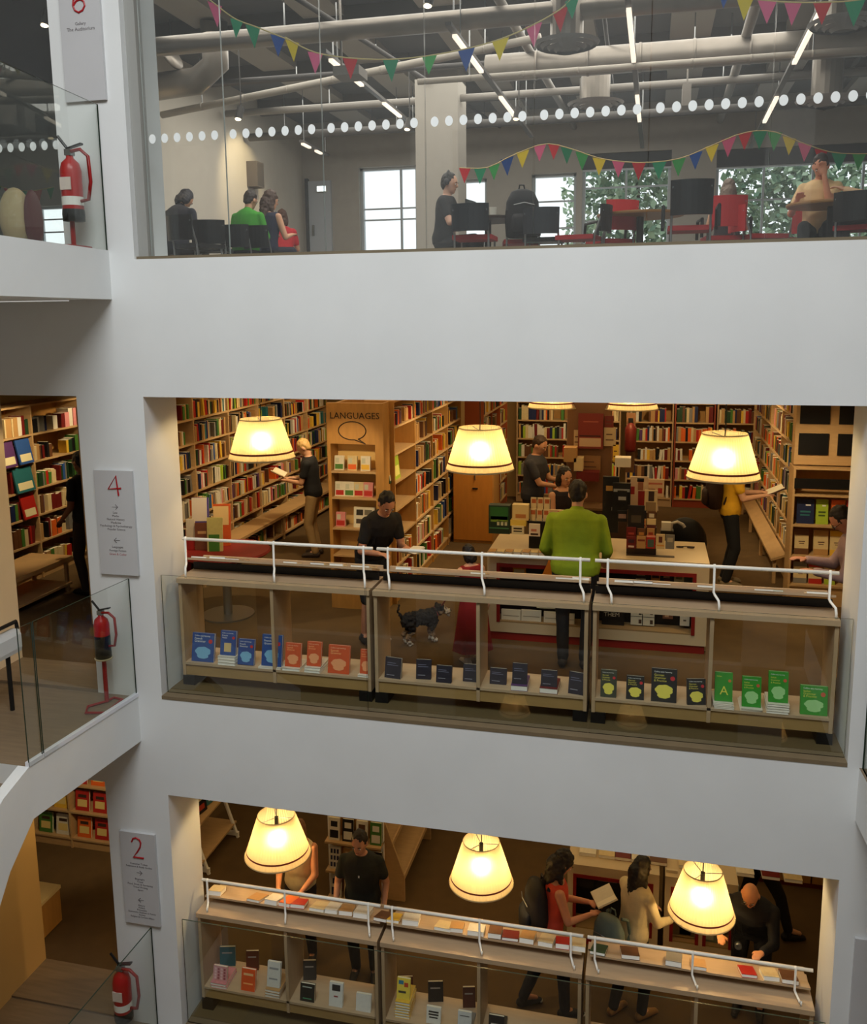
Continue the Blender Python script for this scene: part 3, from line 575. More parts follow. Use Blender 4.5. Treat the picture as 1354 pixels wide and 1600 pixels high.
# ------------------------------------------------------------------ front display cases on both shop floors
CASEW = M((182, 156, 124), .45, var=.05, scale=5, stretch=(1, 6, 6)); CASEV = M((180, 152, 118), .45, var=.05, scale=5, stretch=(6, 6, 1))
UX = ((.075, 1.925), (1.965, 3.825), (3.865, 5.755))
def display_case(label, x0, x1, zf, posts, zr=1.385, zl=1.205):
    t = thing('display_case', label, 'display case', (x0, .27, zf), 0, 'display cases along the glass'); w_ = x1-x0; p = .03
    for nm, a, b in (('side_panel', 0, p), ('divider', w_/2-p/2, w_/2+p/2), ('side_panel', w_-p, w_)): MB().box((a, 0, .10), (b, .40, 1.0)).build(nm, CASEV, t)
    MB().box((-.005, -.02, 1.0), (w_+.005, .42, 1.045)).build('top_board', CASEW, t)
    MB().box((p, .0, .205), (w_-p, .40, .228)).build('shelf', CASEW, t); MB().box((p, .012, .10), (w_-p, .03, .205)).build('plinth_board', M((164, 132, 82), .5, var=.06, scale=4, stretch=(1, 6, 6)), t)
    for a in (-.005, w_-.115): MB().box((a, .0, ZB-zf if zf > -1 else ZC-zf), (a+.12, .4, .10)).build('foot', BLACKM, t)
    MB().box((.0, .30, 1.045), (w_, .315, zl-.09)).build('gap_shade_board', BLACKM, t)  # black board put in for the shadow in the gap under the ledge
    b = MB(); z0, z1 = zl, zl-.105; b.add([(.02, .13, z0-.02), (w_-.01, .13, z0-.02), (w_-.01, .47, z1-.02), (.02, .47, z1-.02), (.02, .13, z0), (w_-.01, .13, z0), (w_-.01, .47, z1), (.02, .47, z1)], [(0,3,2,1),(4,5,6,7),(0,1,5,4),(1,2,6,5),(2,3,7,6),(3,0,4,7)]).build('sloping_ledge', CASEW, t)
    MB().box((.02, .46, z1-.02), (w_-.01, .48, z1+.035)).build('ledge_stop', CASEW, t)
    MB().tube([(.0, .13, zr), (w_+.0, .13, zr)], .0155, 10).build('rail', RAILW, t, smooth=True)
    for x in posts:
        x = x-x0
        MB().tube([(x, .13, zr+.02), (x, .118, zr), (x, .115, zl-.03), (x+.01, .10, zl-.05), (x+.035, .03, zl-.075), (x+.04, .02, 1.09), (x+.04, .02, 1.045)], .0105, 8).build('rail_post', RAILW, t, smooth=True)
    return t
for lv, zf, vs_ in (('middle floor', ZB, ((290, 428, 568), (606, 753, 907), (950, 1117, 1299))), ('lower floor', ZC+.035, ((325, 445, 575), (612, 749, 893), (931, 1086, 1250)))):
    for i, nm in enumerate(('left', 'centre', 'right')):
        ps = [ony(u, 1390 if zf < -1 else 860, .40).x for u in vs_[i]]; ps = [min(max(p, UX[i][0]+.03), UX[i][1]-.04) for p in ps]
        display_case('pale wooden display case with white rail, %s of the three, %s' % (nm, lv), UX[i][0], UX[i][1], zf, ps, 1.385 if zf > -1 else 1.31, 1.205 if zf > -1 else 1.14)
def upright(uL, uR, vT, vB, vS, zs, label, cover, art, stack='white', group=None, yaw=0., nst=None, y=None, t=.03, sh=''):
    uc = (uL+uR)/2; P = onz(uc, vS, zs) if y is None else ony(uc, vS, y); Y = min(max(P.y, .285), .62)
    P = ony(uc, vS, Y); zb = max(zs, ony(uc, vB, Y+.02).z) if vS > vB+2 else zs
    a, b = ony(uL, vB, Y+.02), ony(uR, vB, Y+.02); w_ = b.x-a.x; h = max(.12, (ony(uc, vT, Y+.08).z-zb)*1.03)
    hs = zb-zs; n = 0
    if hs > .012 and stack:
        n = nst or max(1, round(hs/.028)); bt = hs/n
        for k in range(n):
            mt = Matrix.Translation((P.x-w_*.56+rnd.uniform(-.006, .006), Y-.015, zs+k*bt+.0005)) @ Matrix.Rotation(rnd.uniform(-.04, .04), 4, 'Z')
            flat_book('%s book %s under %s' % (stack, 'lying flat' if n == 1 else ORD[k]+' up in the stack', sh), mt, w_*1.12, min(.24, .40-(Y-.27)), bt-.0008, stack)
    return display_book(label, (P.x, Y+.02, zb+.001), w_, h, t, .20, yaw, cover, art, group)
def flat_book(label, mat, w_, d, t, cover, group=None, page_front=True):      # lies flat, page edges facing -y
    e = min(.003, t*.15)
    o = tag(MB().box((0, 0, 0), (w_, d, e)).box((0, 0, t-e), (w_, d, t)).box((0, d-.003, e), (w_, d, t-e)).build('book', CM(cover)), label, 'book', group); o.matrix_world = mat
    MB().box((.002, .003, e), (w_-.003, d-.003, t-e)).build('pages', PAGEW, o); return o
PAGEW = M((240, 236, 226), .8, var=.05, scale=80, stretch=(.2, .2, 8))
SB_, SC_ = ZB+.228, ZC+.263
NAVY = (38, 74, 140); SKY = (120, 176, 210); RUST = (206, 84, 40); PEACH = (236, 158, 106); LIMEG = (58, 146, 48); PALEG = (160, 212, 140); YEL = (230, 216, 90); CHAR = (36, 36, 36); BADGE = (196, 44, 50)
def T(*lines, c=(236, 236, 230), z0=.90, st=.075, sz=.12, x=.1): return [(s, x, z0-k*st, sz, c) for k, s in enumerate(lines)]
blue = lambda: {'cloud': SKY, 'dot': BADGE, 'text': T('Collins easy learning', sz=.085)+T('French', 'Grammar', z0=.80, st=.09, sz=.13)}
oran = lambda: {'cloud': PEACH, 'text': T('Collins easy learning', sz=.085, c=(240, 200, 160))+T('Spanish', 'Grammar', z0=.80, st=.09, sz=.13, c=(250, 190, 120))}
blk = lambda: {'cloud': YEL, 'dot': BADGE, 'text': T('Collins easy learning', sz=.085)+T('German', 'Grammar', '& Practice', z0=.80, st=.085, sz=.12, c=YEL)}
grn = lambda: {'cloud': PALEG, 'dot': (200, 90, 60), 'text': T('Collins easy learning', sz=.085)+T('Italian', 'Grammar', '& Practice', z0=.80, st=.085, sz=.12, c=(220, 216, 90))}
drk = lambda k: {'panel': [(.12, .14+.05*(k % 3), .6, .17+.05*(k % 3), (150, 150, 160)), (.12, .62, .8, .65, (110, 110, 130)), (.12, .72, .66, .75, (110, 110, 130))]}
NA = ['near the left end', 'next to the left end', 'second from the divider', 'beside the divider']
for i, a in enumerate(((298, 332, 989, 1037, 1044), (343, 367, 985, 1024, 1044), (370, 395, 998, 1039, 1052), (407, 438, 992, 1041, 1051))):
    upright(*a, SB_, 'upright blue grammar book with a pale blue bubble, %s from the left reveal' % ORD[i], NAVY, blue() if i != 1 else {'panel': [(.25, .14, .7, .5, (210, 180, 120))], 'dot': BADGE, 'text': T('Collins easy learning', sz=.085)+T('French', 'Verbs', z0=.8, st=.09, sz=.13)}, group='blue grammar books in the left display case', sh='the %s blue upright book, left case' % ORD[i])
for i, a in enumerate(((444, 468, 1004, 1042, 1056), (478, 500, 1002, 1041, 1058), (511, 544, 1008, 1057, 1067), (561, 578, 1014, 1053, 1065))):
    upright(*a, SB_, 'upright orange grammar book, %s right of the left case divider' % ORD[i], RUST, oran(), group='orange grammar books in the left display case', sh='the %s orange upright book, left case' % ORD[i])
for i, a in enumerate(((599, 625, 1026, 1064, 1070), (649, 672, 1029, 1063, 1063), (680, 704, 1038, 1071, 1071), (722, 746, 1036, 1067, 1067), (764, 790, 1042, 1071, 1071), (799, 822, 1035, 1069, 1085), (844, 869, 1045, 1073, 1083), (886, 911, 1049, 1085, 1097))):
    upright(*a, SB_, 'upright dark phrase book with grey lettering, %s from the left in the centre case' % ORD[i], (44, 40, 50), drk(i), 'purple' if i in (0, 5) else 'dark red', 'dark books in the centre display case', nst=1, yaw=(-.12, .1, 0, 0, 0, 0, 0, -.2)[i], sh='the %s dark phrase book, centre case' % ORD[i])
for i, a in enumerate(((937, 962, 1046, 1090, 1098), (977, 1005, 1055, 1097, 1107), (1016, 1056, 1045, 1103, 1111), (1073, 1103, 1060, 1105, 1107))):
    upright(*a, SB_, 'upright black grammar book with a yellow bubble, %s in the right display case' % ORD[i], CHAR if i else (62, 66, 52), blk(), group='black grammar books in the right display case', yaw=(0, 0, 0, .2)[i], sh='the %s black upright book, right case' % ORD[i])
upright(1115, 1143, 1050, 1096, 1118, SB_, 'upright green grammar book with a large letter A, right of the divider', LIMEG, {'dot': (210, 120, 60), 'text': T('Italian', z0=.86, sz=.12, c=(220, 216, 90))+[('A', .28, .36, .72, (220, 214, 80))]}, nst=4, sh='the green book with letter A')
for i, a in enumerate(((1158, 1188, 1057, 1105, 1120), (1199, 1230, 1049, 1098, 1121), (1249, 1292, 1071, 1133, 1133))):
    upright(*a, SB_, ('upright green grammar book on a short stack, second right of the divider', 'upright green grammar book on the tallest stack in the right case', 'large green grammar book standing at the end of the right case')[i], LIMEG, grn(), nst=3+i, sh='the %s bubble-marked green book, right case' % ORD[i])
# lower floor display books
pat = lambda c, c2: {'panel': [(.1+.22*(k % 4), .12+.2*(k//4), .24+.22*(k % 4), .26+.2*(k//4), c2 if k % 2 else c) for k in range(16)]}
LC = [((333, 354, 1506, 1533, 1567), 'pink patterned', (210, 150, 150), pat((230, 190, 190), (160, 80, 90)), 'pink'), ((376, 397, 1512, 1550, 1571), 'orange', (224, 86, 36), {'panel': [(.15, .7, .85, .8, (240, 190, 130)), (.15, .3, .85, .36, (250, 170, 100))]}, 'orange'),
      ((417, 437, 1502, 1543, 1582), 'white lettered', (214, 212, 204), {'panel': [(.15, .7, .85, .78, (150, 150, 150)), (.15, .3, .8, .36, (150, 150, 150))]}, 'tan'), ((468, 490, 1534, 1575, 1588), 'black', (26, 28, 26), {'panel': [(.2, .15, .8, .2, (80, 150, 110)), (.15, .78, .8, .84, (180, 190, 180))]}, 'dark green'),
      ((513, 534, 1534, 1575, 1597), 'white pictured', (222, 220, 214), {'panel': [(.2, .66, .8, .92, (40, 40, 44)), (.35, .4, .65, .46, (150, 60, 60))]}, 'white'), ((555, 578, 1550, 1581, 1600), 'plain white', (226, 222, 214), {}, 'white'),
      ((619, 639, 1526, 1562, 1590), 'yellow lettered', (232, 206, 76), {'panel': [(.12, .7, .5, .88, (50, 120, 150)), (.55, .6, .86, .8, (190, 70, 40)), (.12, .3, .7, .4, (60, 60, 50))]}, 'yellow'), ((665, 687, 1570, 1600, 1625), 'white title', (226, 222, 212), {'text': T('THE ART', 'OF TRAVEL', z0=.75, st=.14, sz=.16, c=(40, 40, 40))[:0], 'panel': [(.15, .66, .85, .76, (50, 48, 46)), (.15, .5, .85, .6, (50, 48, 46)), (.2, .34, .8, .42, (50, 48, 46))]}, 'white'),
      ((714, 735, 1577, 1606, 1632), 'pale grey', (208, 208, 206), {'panel': [(.15, .7, .85, .76, (110, 110, 110))]}, 'grey'), ((762, 786, 1583, 1612, 1634), 'black lettered', (34, 32, 34), {'panel': [(.15, .4, .85, .5, (200, 190, 180)), (.15, .2, .7, .26, (150, 150, 140))]}, 'black')]
for i, (a, nm, c, art, stc) in enumerate(LC):
    upright(*a, SC_, 'upright %s book on its stack in the lower floor case, %s from the left' % (nm, ORD[i]), c, art, stc, sh='the upright %s book, lower floor' % nm)
for (uL, uR, vT, vB, nm, c) in ((347, 369, 1494, 1527, 'teal', (40, 100, 108)), (388, 406, 1508, 1540, 'red-brown', (96, 42, 32)), (626, 646, 1531, 1560, 'dark red', (90, 30, 26)), (670, 693, 1552, 1575, 'black', (30, 28, 28)), (476, 495, 1518, 1545, 'white-topped', (60, 58, 56)), (724, 743, 1560, 1590, 'brown', (88, 46, 34))):
    P = ony((uL+uR)/2, vB, .60); w_ = ony(uR, vB, .6).x-ony(uL, vB, .6).x
    display_book('%s book standing at the back of the lower floor display case' % nm, (P.x, .58, SC_+.001), w_, max(.2, ony(uL, vT, .64).z-SC_), .03, .14, .25, c, {'panel': [(.15, .65, .8, .72, (170, 160, 150))]})
# books lying on the sloping ledges
sl = math.atan2(.105, .34)
def ledge_book(u, zf, w_, d, t, cover, label, yaw=0., back=0.):
    x = ony(u, 1450 if zf == ZC else 880, .42).x
    mt = Matrix.Translation((x, .275+.13+back, zf+1.206-back*.3-(.03 if zf == ZC else 0))) @ Matrix.Rotation(-sl, 4, 'X') @ Matrix.Rotation(yaw, 4, 'Z')
    flat_book(label, mt, w_, d, t, cover, 'books lying on the %s ledges' % ('lower floor' if zf == ZC else 'middle floor'))
for i, (u, c) in enumerate(((300, 'white'), (328, 'cream'), (352, 'tan'), (443, 'white'), (485, 'grey'), (515, 'white'), (548, 'cream'), (618, 'white'), (735, 'cream'), (868, 'white'), (894, 'cream'), (960, 'white'), (985, 'black'), (1020, 'tan'), (1090, 'white'), (1180, 'white'), (1200, 'green'), (1262, 'white'))):
    ledge_book(u, ZB, rnd.uniform(.12, .19), rnd.uniform(.18, .24), rnd.uniform(.012, .026), c, '%s book lying flat on the middle ledge, %s from the left' % (c, ORD[i]), rnd.uniform(-.15, .15))
for i, (u, c) in enumerate(((328, 'cream'), (388, 'tan'), (415, 'white'), (437, 'orange'), (455, 'red'), (484, 'cream'), (508, 'white'), (530, 'tan'), (552, 'white'), (584, 'brown'), (604, 'yellow'), (628, 'white'), (678, 'cream'), (702, 'tan'), (730, 'white'), (762, 'brown'), (784, 'dark red'), (811, 'tan'), (840, 'cream'), (868, 'red'), (893, 'cream'), (922, 'dark green'), (972, 'brown'), (1041, 'grey'), (1082, 'tan'), (1162, 'red'), (1197, 'cream'), (1226, 'brown'))):
    ledge_book(u, ZC, rnd.uniform(.12, .16), rnd.uniform(.17, .22), rnd.uniform(.025, .05), c, '%s book lying flat on the lower ledge, %s from the left' % (c, ORD[i]), rnd.uniform(-.12, .12))

# ------------------------------------------------------------------ cash desk, middle floor
DX0, DX1, DY, DZ = 2.66, 4.90, 2.05, .955
DESKM = M((196, 176, 142), .45, var=.03, scale=4)
def cash_desk(label, x0, x1, z, niches, mat_in=BLACKM):
    t = thing('cash_desk', label, 'desk', (x0, DY, z)); w_ = x1-x0
    MB().box((0, 0, DZ-.06), (w_, .85, DZ)).build('counter_top', DESKM, t); MB().box((.02, .02, 0), (w_-.02, .04, .09)).build('red_skirting', M((140, 26, 20), .5), t)
    xs = [0]+[v for n in niches for v in n]+[w_]; b = MB()
    for k in range(0, len(xs), 2): b.box((xs[k], .0, .09), (xs[k+1], .06, DZ-.06))
    for a, c in niches: b.box((a, 0, .09), (c, .06, .20)).box((a, 0, DZ-.11), (c, .06, DZ-.06))
    b.box((0, .06, .02), (.03, .83, DZ-.06)).box((w_-.03, .06, .02), (w_, .83, DZ-.06)).build('front_panel', DESKM, t)
    for a, c in niches:
        MB().box((a, .22, .2), (c, .24, DZ-.11)).build('niche_back', mat_in, t)
        MB().box((a, -.008, .2), (a+.035, .02, DZ-.11)).box((c-.035, -.008, .2), (c, .02, DZ-.11)).box((a+.035, -.008, DZ-.15), (c-.035, .02, DZ-.11)).build('red_frame', REDP, t)
        MB().box((a, .0, .2), (c, .22, .215)).build('niche_shelf', M((150, 122, 84), .5), t)
    return t
cash_desk('pale wooden cash desk with red-framed niches, in front of the man in the green sweater', DX0, DX1, ZB, ((.10, 1.02), (1.10, 2.12)))
def dx(u, v=900): return ony(u, v, DY).x
def dz_(v, u=900, y=DY): return ony(u, v, y).z
def niche_item(name, label, cat, u0, u1, v0, v1, c, art=None, y=DY+.12, t=.03):
    a, b = ony(u0, (v0+v1)/2, y), ony(u1, (v0+v1)/2, y); z1, z0 = ony((u0+u1)/2, v0, y).z, ony((u0+u1)/2, v1, y).z
    o = MB().box((0, 0, 0), (b.x-a.x, t, z1-z0)).build(name, M(c, .55), None, (a.x, y, z0)); tag(o, label, cat)
    for (fx0, fz0, fx1, fz1, cc) in art or (): MB().box((fx0*(b.x-a.x), -.0015, fz0*(z1-z0)), (fx1*(b.x-a.x), 0, fz1*(z1-z0))).build('print', M(cc, .6), o)
    return o
for i, (u0, u1, v0, v1) in enumerate(((783, 813, 953, 978), (814, 845, 954, 980), (849, 880, 957, 983), (888, 897, 960, 984))):
    niche_item('card_box', 'white card box with small black drawings in the desk niche, %s from the left' % ORD[i], 'box', u0, u1, v0, v1, (214, 206, 184), [(.1, .1, .2, .25, (60, 54, 46)), (.34, .1, .5, .3, (60, 54, 46)), (.62, .12, .9, .32, (70, 60, 50)), (.08, .62, .92, .66, (150, 140, 120))], DY+.04)
niche_item('poster', 'yellow and red poster at the top of the left desk niche', 'poster', 781, 821, 874, 897, (206, 150, 46), [(.05, .0, .5, .5, (150, 50, 30)), (.55, .0, .95, .35, (210, 196, 150)), (.1, .8, .9, .92, (140, 96, 30))])
niche_item('card', 'small cream card with four drawings in the left desk niche', 'card', 838, 871, 941, 951, (206, 196, 160), [(.1+.2*k, .3, .2+.2*k, .6, (70, 60, 50)) for k in range(4)])
P = MB().add([(0, 0, 0), (.16, 0, 0), (.36, .0, .50), (.2, 0, .50), (0, .04, 0), (.16, .04, 0), (.36, .04, .50), (.2, .04, .5)], [(0,1,2,3), (7,6,5,4), (0,4,5,1), (1,5,6,2), (2,6,7,3), (3,7,4,0)]).build('book_rest', M((204, 122, 34), .5), None, (ony(846, 900, 1.93).x, 1.93, ony(846, 900, 1.93).z)); tag(P, 'orange-brown slanted wooden book rest against the desk front', 'book rest')
P = MB().box((0, 0, 0), (.30, .02, .40)).build('book', M((150, 36, 26), .5), None, (ony(862, 900, 1.98).x, 1.98, ony(862, 900, 1.98).z-.05)); tag(P, 'dark red decorated book beside the slanted wooden book rest', 'book'); MB().box((.06, -.002, .08), (.24, 0, .26)).build('cover_panel', M((186, 84, 56), .5), P)
niche_item('banner', 'black banner lettered where to find them in the right desk niche', 'banner', 940, 975, 926, 992, (16, 16, 18), (), DY+.10, .01)
o = D.objects['banner']; cw = M((190, 180, 160), .6)
for k, s in enumerate(('& WHERE', 'TO FIND', 'THEM')): text(s, .062, cw, o, (.02, -.004, .36-.07*k), (PI/2, 0, 0), 'lettering', 'LEFT')
niche_item('book', 'black lettered book beneath the rail in the right desk niche', 'book', 988, 1014, 885, 909, (44, 40, 36), [(.2, .15, .8, .22, (170, 160, 140)), (.25, .4, .75, .46, (170, 160, 140)), (.2, .6, .8, .66, (170, 160, 140))])
niche_item('book', 'orange and black book beneath the rail in the right desk niche', 'book', 1017, 1031, 889, 907, (196, 126, 50), [(.1, .2, .9, .5, (60, 36, 24))])
niche_item('book', 'black book with a pale round picture in the right desk niche', 'book', 1033, 1050, 889, 911, (26, 20, 20), [(.2, .35, .75, .85, (170, 130, 106)), (.25, .0, .8, .25, (110, 24, 24))])
niche_item('book', 'large cream and green picture book at the end of the right desk niche', 'book', 1053, 1084, 889, 913, (196, 184, 140), [(.1, .3, .4, .9, (116, 120, 84)), (.5, .1, .9, .7, (80, 84, 66)), (.3, .5, .6, .8, (220, 212, 180))])
niche_item('card_box', 'block of four white picture cards in the right desk niche', 'box', 985, 1022, 951, 977, (206, 200, 178), [(.0, .49, 1, .52, (60, 54, 44)), (.49, 0, .52, 1, (60, 54, 44)), (.34, .62, .46, .9, (30, 28, 26)), (.82, .65, .94, .85, (70, 50, 40)), (.34, .1, .46, .34, (70, 50, 40)), (.82, .1, .94, .34, (70, 50, 40))])
niche_item('picture', 'small brown picture hanging in the right desk niche', 'picture', 1035, 1051, 954, 967, (120, 78, 56), [(.2, .2, .6, .8, (190, 150, 110))])
niche_item('card_box', 'tall white card pack at the end of the right desk niche', 'box', 1062, 1077, 954, 978, (214, 206, 184), [(.3, .7, .7, .9, (80, 70, 60)), (.35, .3, .65, .4, (90, 80, 70))])
niche_item('card_box', 'red card box on the floor of the right desk niche', 'box', 1045, 1078, 983, 1000, (120, 24, 22), [(.1, .1, .4, .8, (60, 16, 18)), (.6, .1, .9, .8, (60, 16, 18))])
# on the desk
ZT = ZB+DZ+.001
def on_desk(u, v, z=ZT): return onz(u, v, z)
for i in range(8):
    P = on_desk(762+13.2*i, 868+.3*i); mt = Matrix.Translation((P.x, P.y, ZT)) @ Matrix.Rotation(rnd.uniform(-.03, .03), 4, 'Z')
    flat_book('pale card book in the row along the desk edge, %s from the left' % ORD[i], mt, .075, .12, .045, ('tan', 'cream')[i % 2], 'card books along the desk edge')
def desk_box(name, label, cat, u0, u1, v0, v1, y, d, c, art=(), side=None):
    a, b = ony(u0, v1, y), ony(u1, v1, y); zt = ony((u0+u1)/2, v0, y).z; z0 = ony((u0+u1)/2, v1, y).z
    o = tag(MB().box((0, 0, 0), (b.x-a.x, d, zt-z0)).build(name, M(c, .55), None, (a.x, y, z0)), label, cat)
    for (fx0, fz0, fx1, fz1, cc) in art: MB().box((fx0*(b.x-a.x), -.002, fz0*(zt-z0)), (fx1*(b.x-a.x), 0, fz1*(zt-z0))).build('print', M(cc, .6), o)
    return o
desk_box('counter_display', 'dark green counter box of booklets at the near end of the cash desk', 'display', 763, 796, 790, 834, 2.22, .12, (24, 44, 30), [(.08, .5, .92, .95, (34, 92, 40)), (.1, .42, .9, .62, (110, 140, 50)), (.4, .3, .52, .46, (200, 200, 170)), (.58, .3, .7, .46, (200, 200, 170)), (.76, .3, .88, .46, (200, 200, 170)), (.04, .18, .96, .22, (70, 120, 80))])
desk_box('box', 'cream box with brown lettering on the desk beside the green counter box', 'box', 800, 825, 789, 813, 2.24, .1, (206, 184, 132), [(.2, .15, .85, .4, (170, 110, 60))])
desk_box('box', 'yellow lid box under the cream lettered box on the desk', 'box', 797, 821, 813, 822, 2.22, .1, (214, 186, 84))
desk_box('book', 'white lettered book standing on the desk under the yellow box', 'book', 799, 818, 822, 835, 2.20, .03, (216, 208, 178), [(.15, .3, .85, .45, (60, 54, 44)), (.15, .6, .85, .8, (60, 54, 44))])
t = thing('card_rack', 'black rack with two rows of three cards on the cash desk', 'rack', (ony(826, 830, 2.3).x, 2.3, ZT))
zb_ = ony(840, 815, 2.3).z-ZT; wq = ony(857, 815, 2.3).x-ony(826, 815, 2.3).x
MB().box((0, 0, 0), (wq, .16, max(.05, zb_))).build('tray', BLACKM, t); MB().box((0, .12, zb_), (.008, .16, zb_+.22)).box((wq-.008, .12, zb_), (wq, .16, zb_+.22)).build('side_wire', STEEL, t)
for r in range(2):
    for k in range(3):
        cx = wq*(k+.1)/3; d = MB().box((cx, .03+.06*r, zb_+.0+.11*r), (cx+wq*.28, .045+.06*r, zb_+.13+.11*r)).build('card', M((208, 190, 150), .6), t)
        MB().box((cx+.01, .028+.06*r, zb_+.07+.11*r), (cx+wq*.26, .03+.06*r, zb_+.115+.11*r)).build('print', M((176, 92, 54), .6), d)
desk_box('book', 'white book with pale picture standing in front of the card rack', 'book', 826, 843, 819, 838, 2.16, .03, (216, 204, 190), [(.15, .1, .85, .25, (60, 40, 36)), (.2, .4, .7, .6, (190, 120, 100))])
desk_box('booklet_stand', 'cream stand with red figures on the desk beside the green sweater', 'stand', 857, 884, 797, 838, 2.3, .03, (204, 176, 132), [(.2, .5, .4, .9, (160, 60, 40)), (.5, .35, .9, .95, (190, 70, 40)), (.3, .1, .5, .3, (150, 60, 50))])
desk_box('monitor', 'black till monitor with stickers behind the green sweater', 'monitor', 940, 965, 745, 832, 2.62, .05, (16, 17, 20), [(.2, .75, .62, .84, (186, 142, 74)), (.1, .2, .3, .26, (150, 150, 150)), (.55, .4, .85, .46, (120, 120, 124))])
desk_box('monitor', 'black till screen with white lettering beside the book tower', 'monitor', 956, 984, 755, 800, 2.55, .05, (18, 20, 24), [(.05, .7, .95, .8, (150, 156, 160))])
tw = [(980, 1006, 790, 828, 'black', [(.2, .3, .8, .6, (70, 60, 50))]), (1006, 1026, 766, 800, 'cream', [(.3, .5, .75, .95, (60, 40, 32)), (.1, .0, .9, .45, (140, 116, 84))]), (964, 979, 767, 785, 'black', [(.1, .2, .9, .5, (160, 160, 160))]), (964, 979, 798, 815, 'black', [(.1, .3, .9, .7, (150, 120, 110))]),
      (980, 994, 797, 810, 'tan', [(.1, .2, .9, .5, (70, 70, 70))]), (995, 1009, 798, 811, 'black', [(.2, .3, .8, .6, (150, 110, 100))]), (1011, 1024, 799, 811, 'brown', [(.2, .2, .8, .7, (210, 200, 180))]), (980, 994, 810, 824, 'cream', [(.1, .2, .9, .4, (180, 90, 50)), (.1, .6, .9, .8, (180, 90, 50))]), (995, 1009, 811, 825, 'tan', [(.1, .2, .9, .4, (150, 50, 40)), (.1, .6, .9, .8, (190, 100, 60))]), (1010, 1024, 811, 826, 'cream', [(0, .0, 1, .4, (90, 40, 36))]),
      (978, 993, 824, 840, 'dark red', [(.2, .3, .8, .5, (160, 60, 50))]), (995, 1008, 826, 840, 'brown', [(.2, .3, .8, .6, (190, 130, 60))]), (1010, 1022, 826, 840, 'tan', [(.2, .3, .8, .6, (150, 60, 40))]), (978, 993, 839, 857, 'dark red', [(.2, .1, .8, .25, (210, 190, 180)), (.2, .5, .8, .8, (60, 30, 40))]), (994, 1008, 838, 857, 'tan', [(.1, .6, .9, .75, (120, 50, 40))]), (1009, 1023, 837, 857, 'red', [(.15, .1, .85, .7, (70, 90, 84)), (0, .88, 1, 1, (216, 150, 130))]), (1024, 1038, 835, 858, 'cream', [(.3, .45, .7, .85, (100, 50, 40)), (.1, .2, .9, .3, (210, 150, 80))]), (1039, 1053, 836, 858, 'grey', [(.2, .5, .8, .8, (170, 160, 140))])]
for i, (u0, u1, v0, v1, c, art) in enumerate(tw):
    y = 2.18+(857-v1)*.0042
    desk_box('book', 'small %s book facing out on the tiered desk stand, %s counted row by row' % (c, ORD[i]), 'book', u0, u1, v0, v1, y, .02, PAL[c], art)['group'] = 'books on the tiered desk stand'
t = thing('tiered_stand', 'dark tiered book stand on the cash desk right of the green sweater', 'stand', (ony(978, 858, 2.2).x, 2.2, ZT)); wq = ony(1054, 850, 2.2).x-ony(978, 850, 2.2).x
for k in range(4): MB().box((0, .0+.065*k, .0), (wq*(1 if k == 0 else .62), .06+.065*k, .005+.085*k)).build('step', M((60, 46, 36), .5), t)
niche_item('poster', 'poster of a dark-haired woman in red above the tiered book stand', 'poster', 984, 1012, 745, 800, (204, 178, 150), [(.42, .62, .72, .9, (150, 96, 70)), (.38, .86, .76, .96, (20, 14, 14)), (.45, .0, .9, .6, (140, 28, 28)), (.0, .5, .25, .72, (150, 34, 34))], 2.75)
niche_item('poster', 'cream price poster with pink lettering beside the poster of a woman in red', 'poster', 1010, 1037, 749, 776, (216, 186, 150), [(.1, .7, .9, .8, (190, 110, 90)), (.65, .2, .9, .5, (170, 40, 40)), (.1, .4, .5, .45, (150, 110, 90))], 2.85)
t = thing('telephone', 'grey desk telephone with raised handset beside the tiered book stand', 'telephone', tuple(on_desk(1040, 838)))
MB().box((-.06, 0, 0), (.08, .14, .06)).build('base', BLACKM, t); MB().box((-.05, .02, .06), (.05, .1, .15)).build('display', M((206, 200, 186), .5), t); MB().tube([(.05, .05, .06), (.06, .05, .14), (.12, .05, .16), (.18, .05, .13), (.20, .05, .10)], .018, 8).build('handset', M((176, 172, 164), .4), t)
t = thing('spectacles', 'folded dark spectacles lying on the bare end of the cash desk', 'spectacles', tuple(on_desk(1070, 857)))
for sx in (-.055, .055): MB().lathe([(.036, 0), (.04, .006), (.036, .012)], 18, mat=Matrix.Translation((sx, 0, .008)) @ Matrix.Scale(.55, 4, (0, 1, 0))).build('lens_rim', M((60, 48, 42), .3), t)
MB().tube([(-.09, .01, .012), (.0, .05, .012), (.10, .04, .012)], .005, 6).build('temple', M((60, 48, 42), .3), t)
P = onz(1046, 833, ZB+.02); t = thing('office_chair', 'black office chair behind the cash desk', 'chair', (4.72, 3.35, ZB))
MB().box((-.24, -.22, .45), (.24, .24, .53)).build('seat', BLACKM, t); MB().ball((0, .22, .78), (.25, .06, .30), 14, 10).build('backrest', BLACKM, t, smooth=True); MB().tube([(0, 0, .08), (0, 0, .45)], .03).build('stem', STEEL, t)
for k in range(5): MB().tube([(0, 0, .1), (.26*math.cos(k*1.257), .26*math.sin(k*1.257), .05)], .018, 6).build('leg', BLACKM, t)
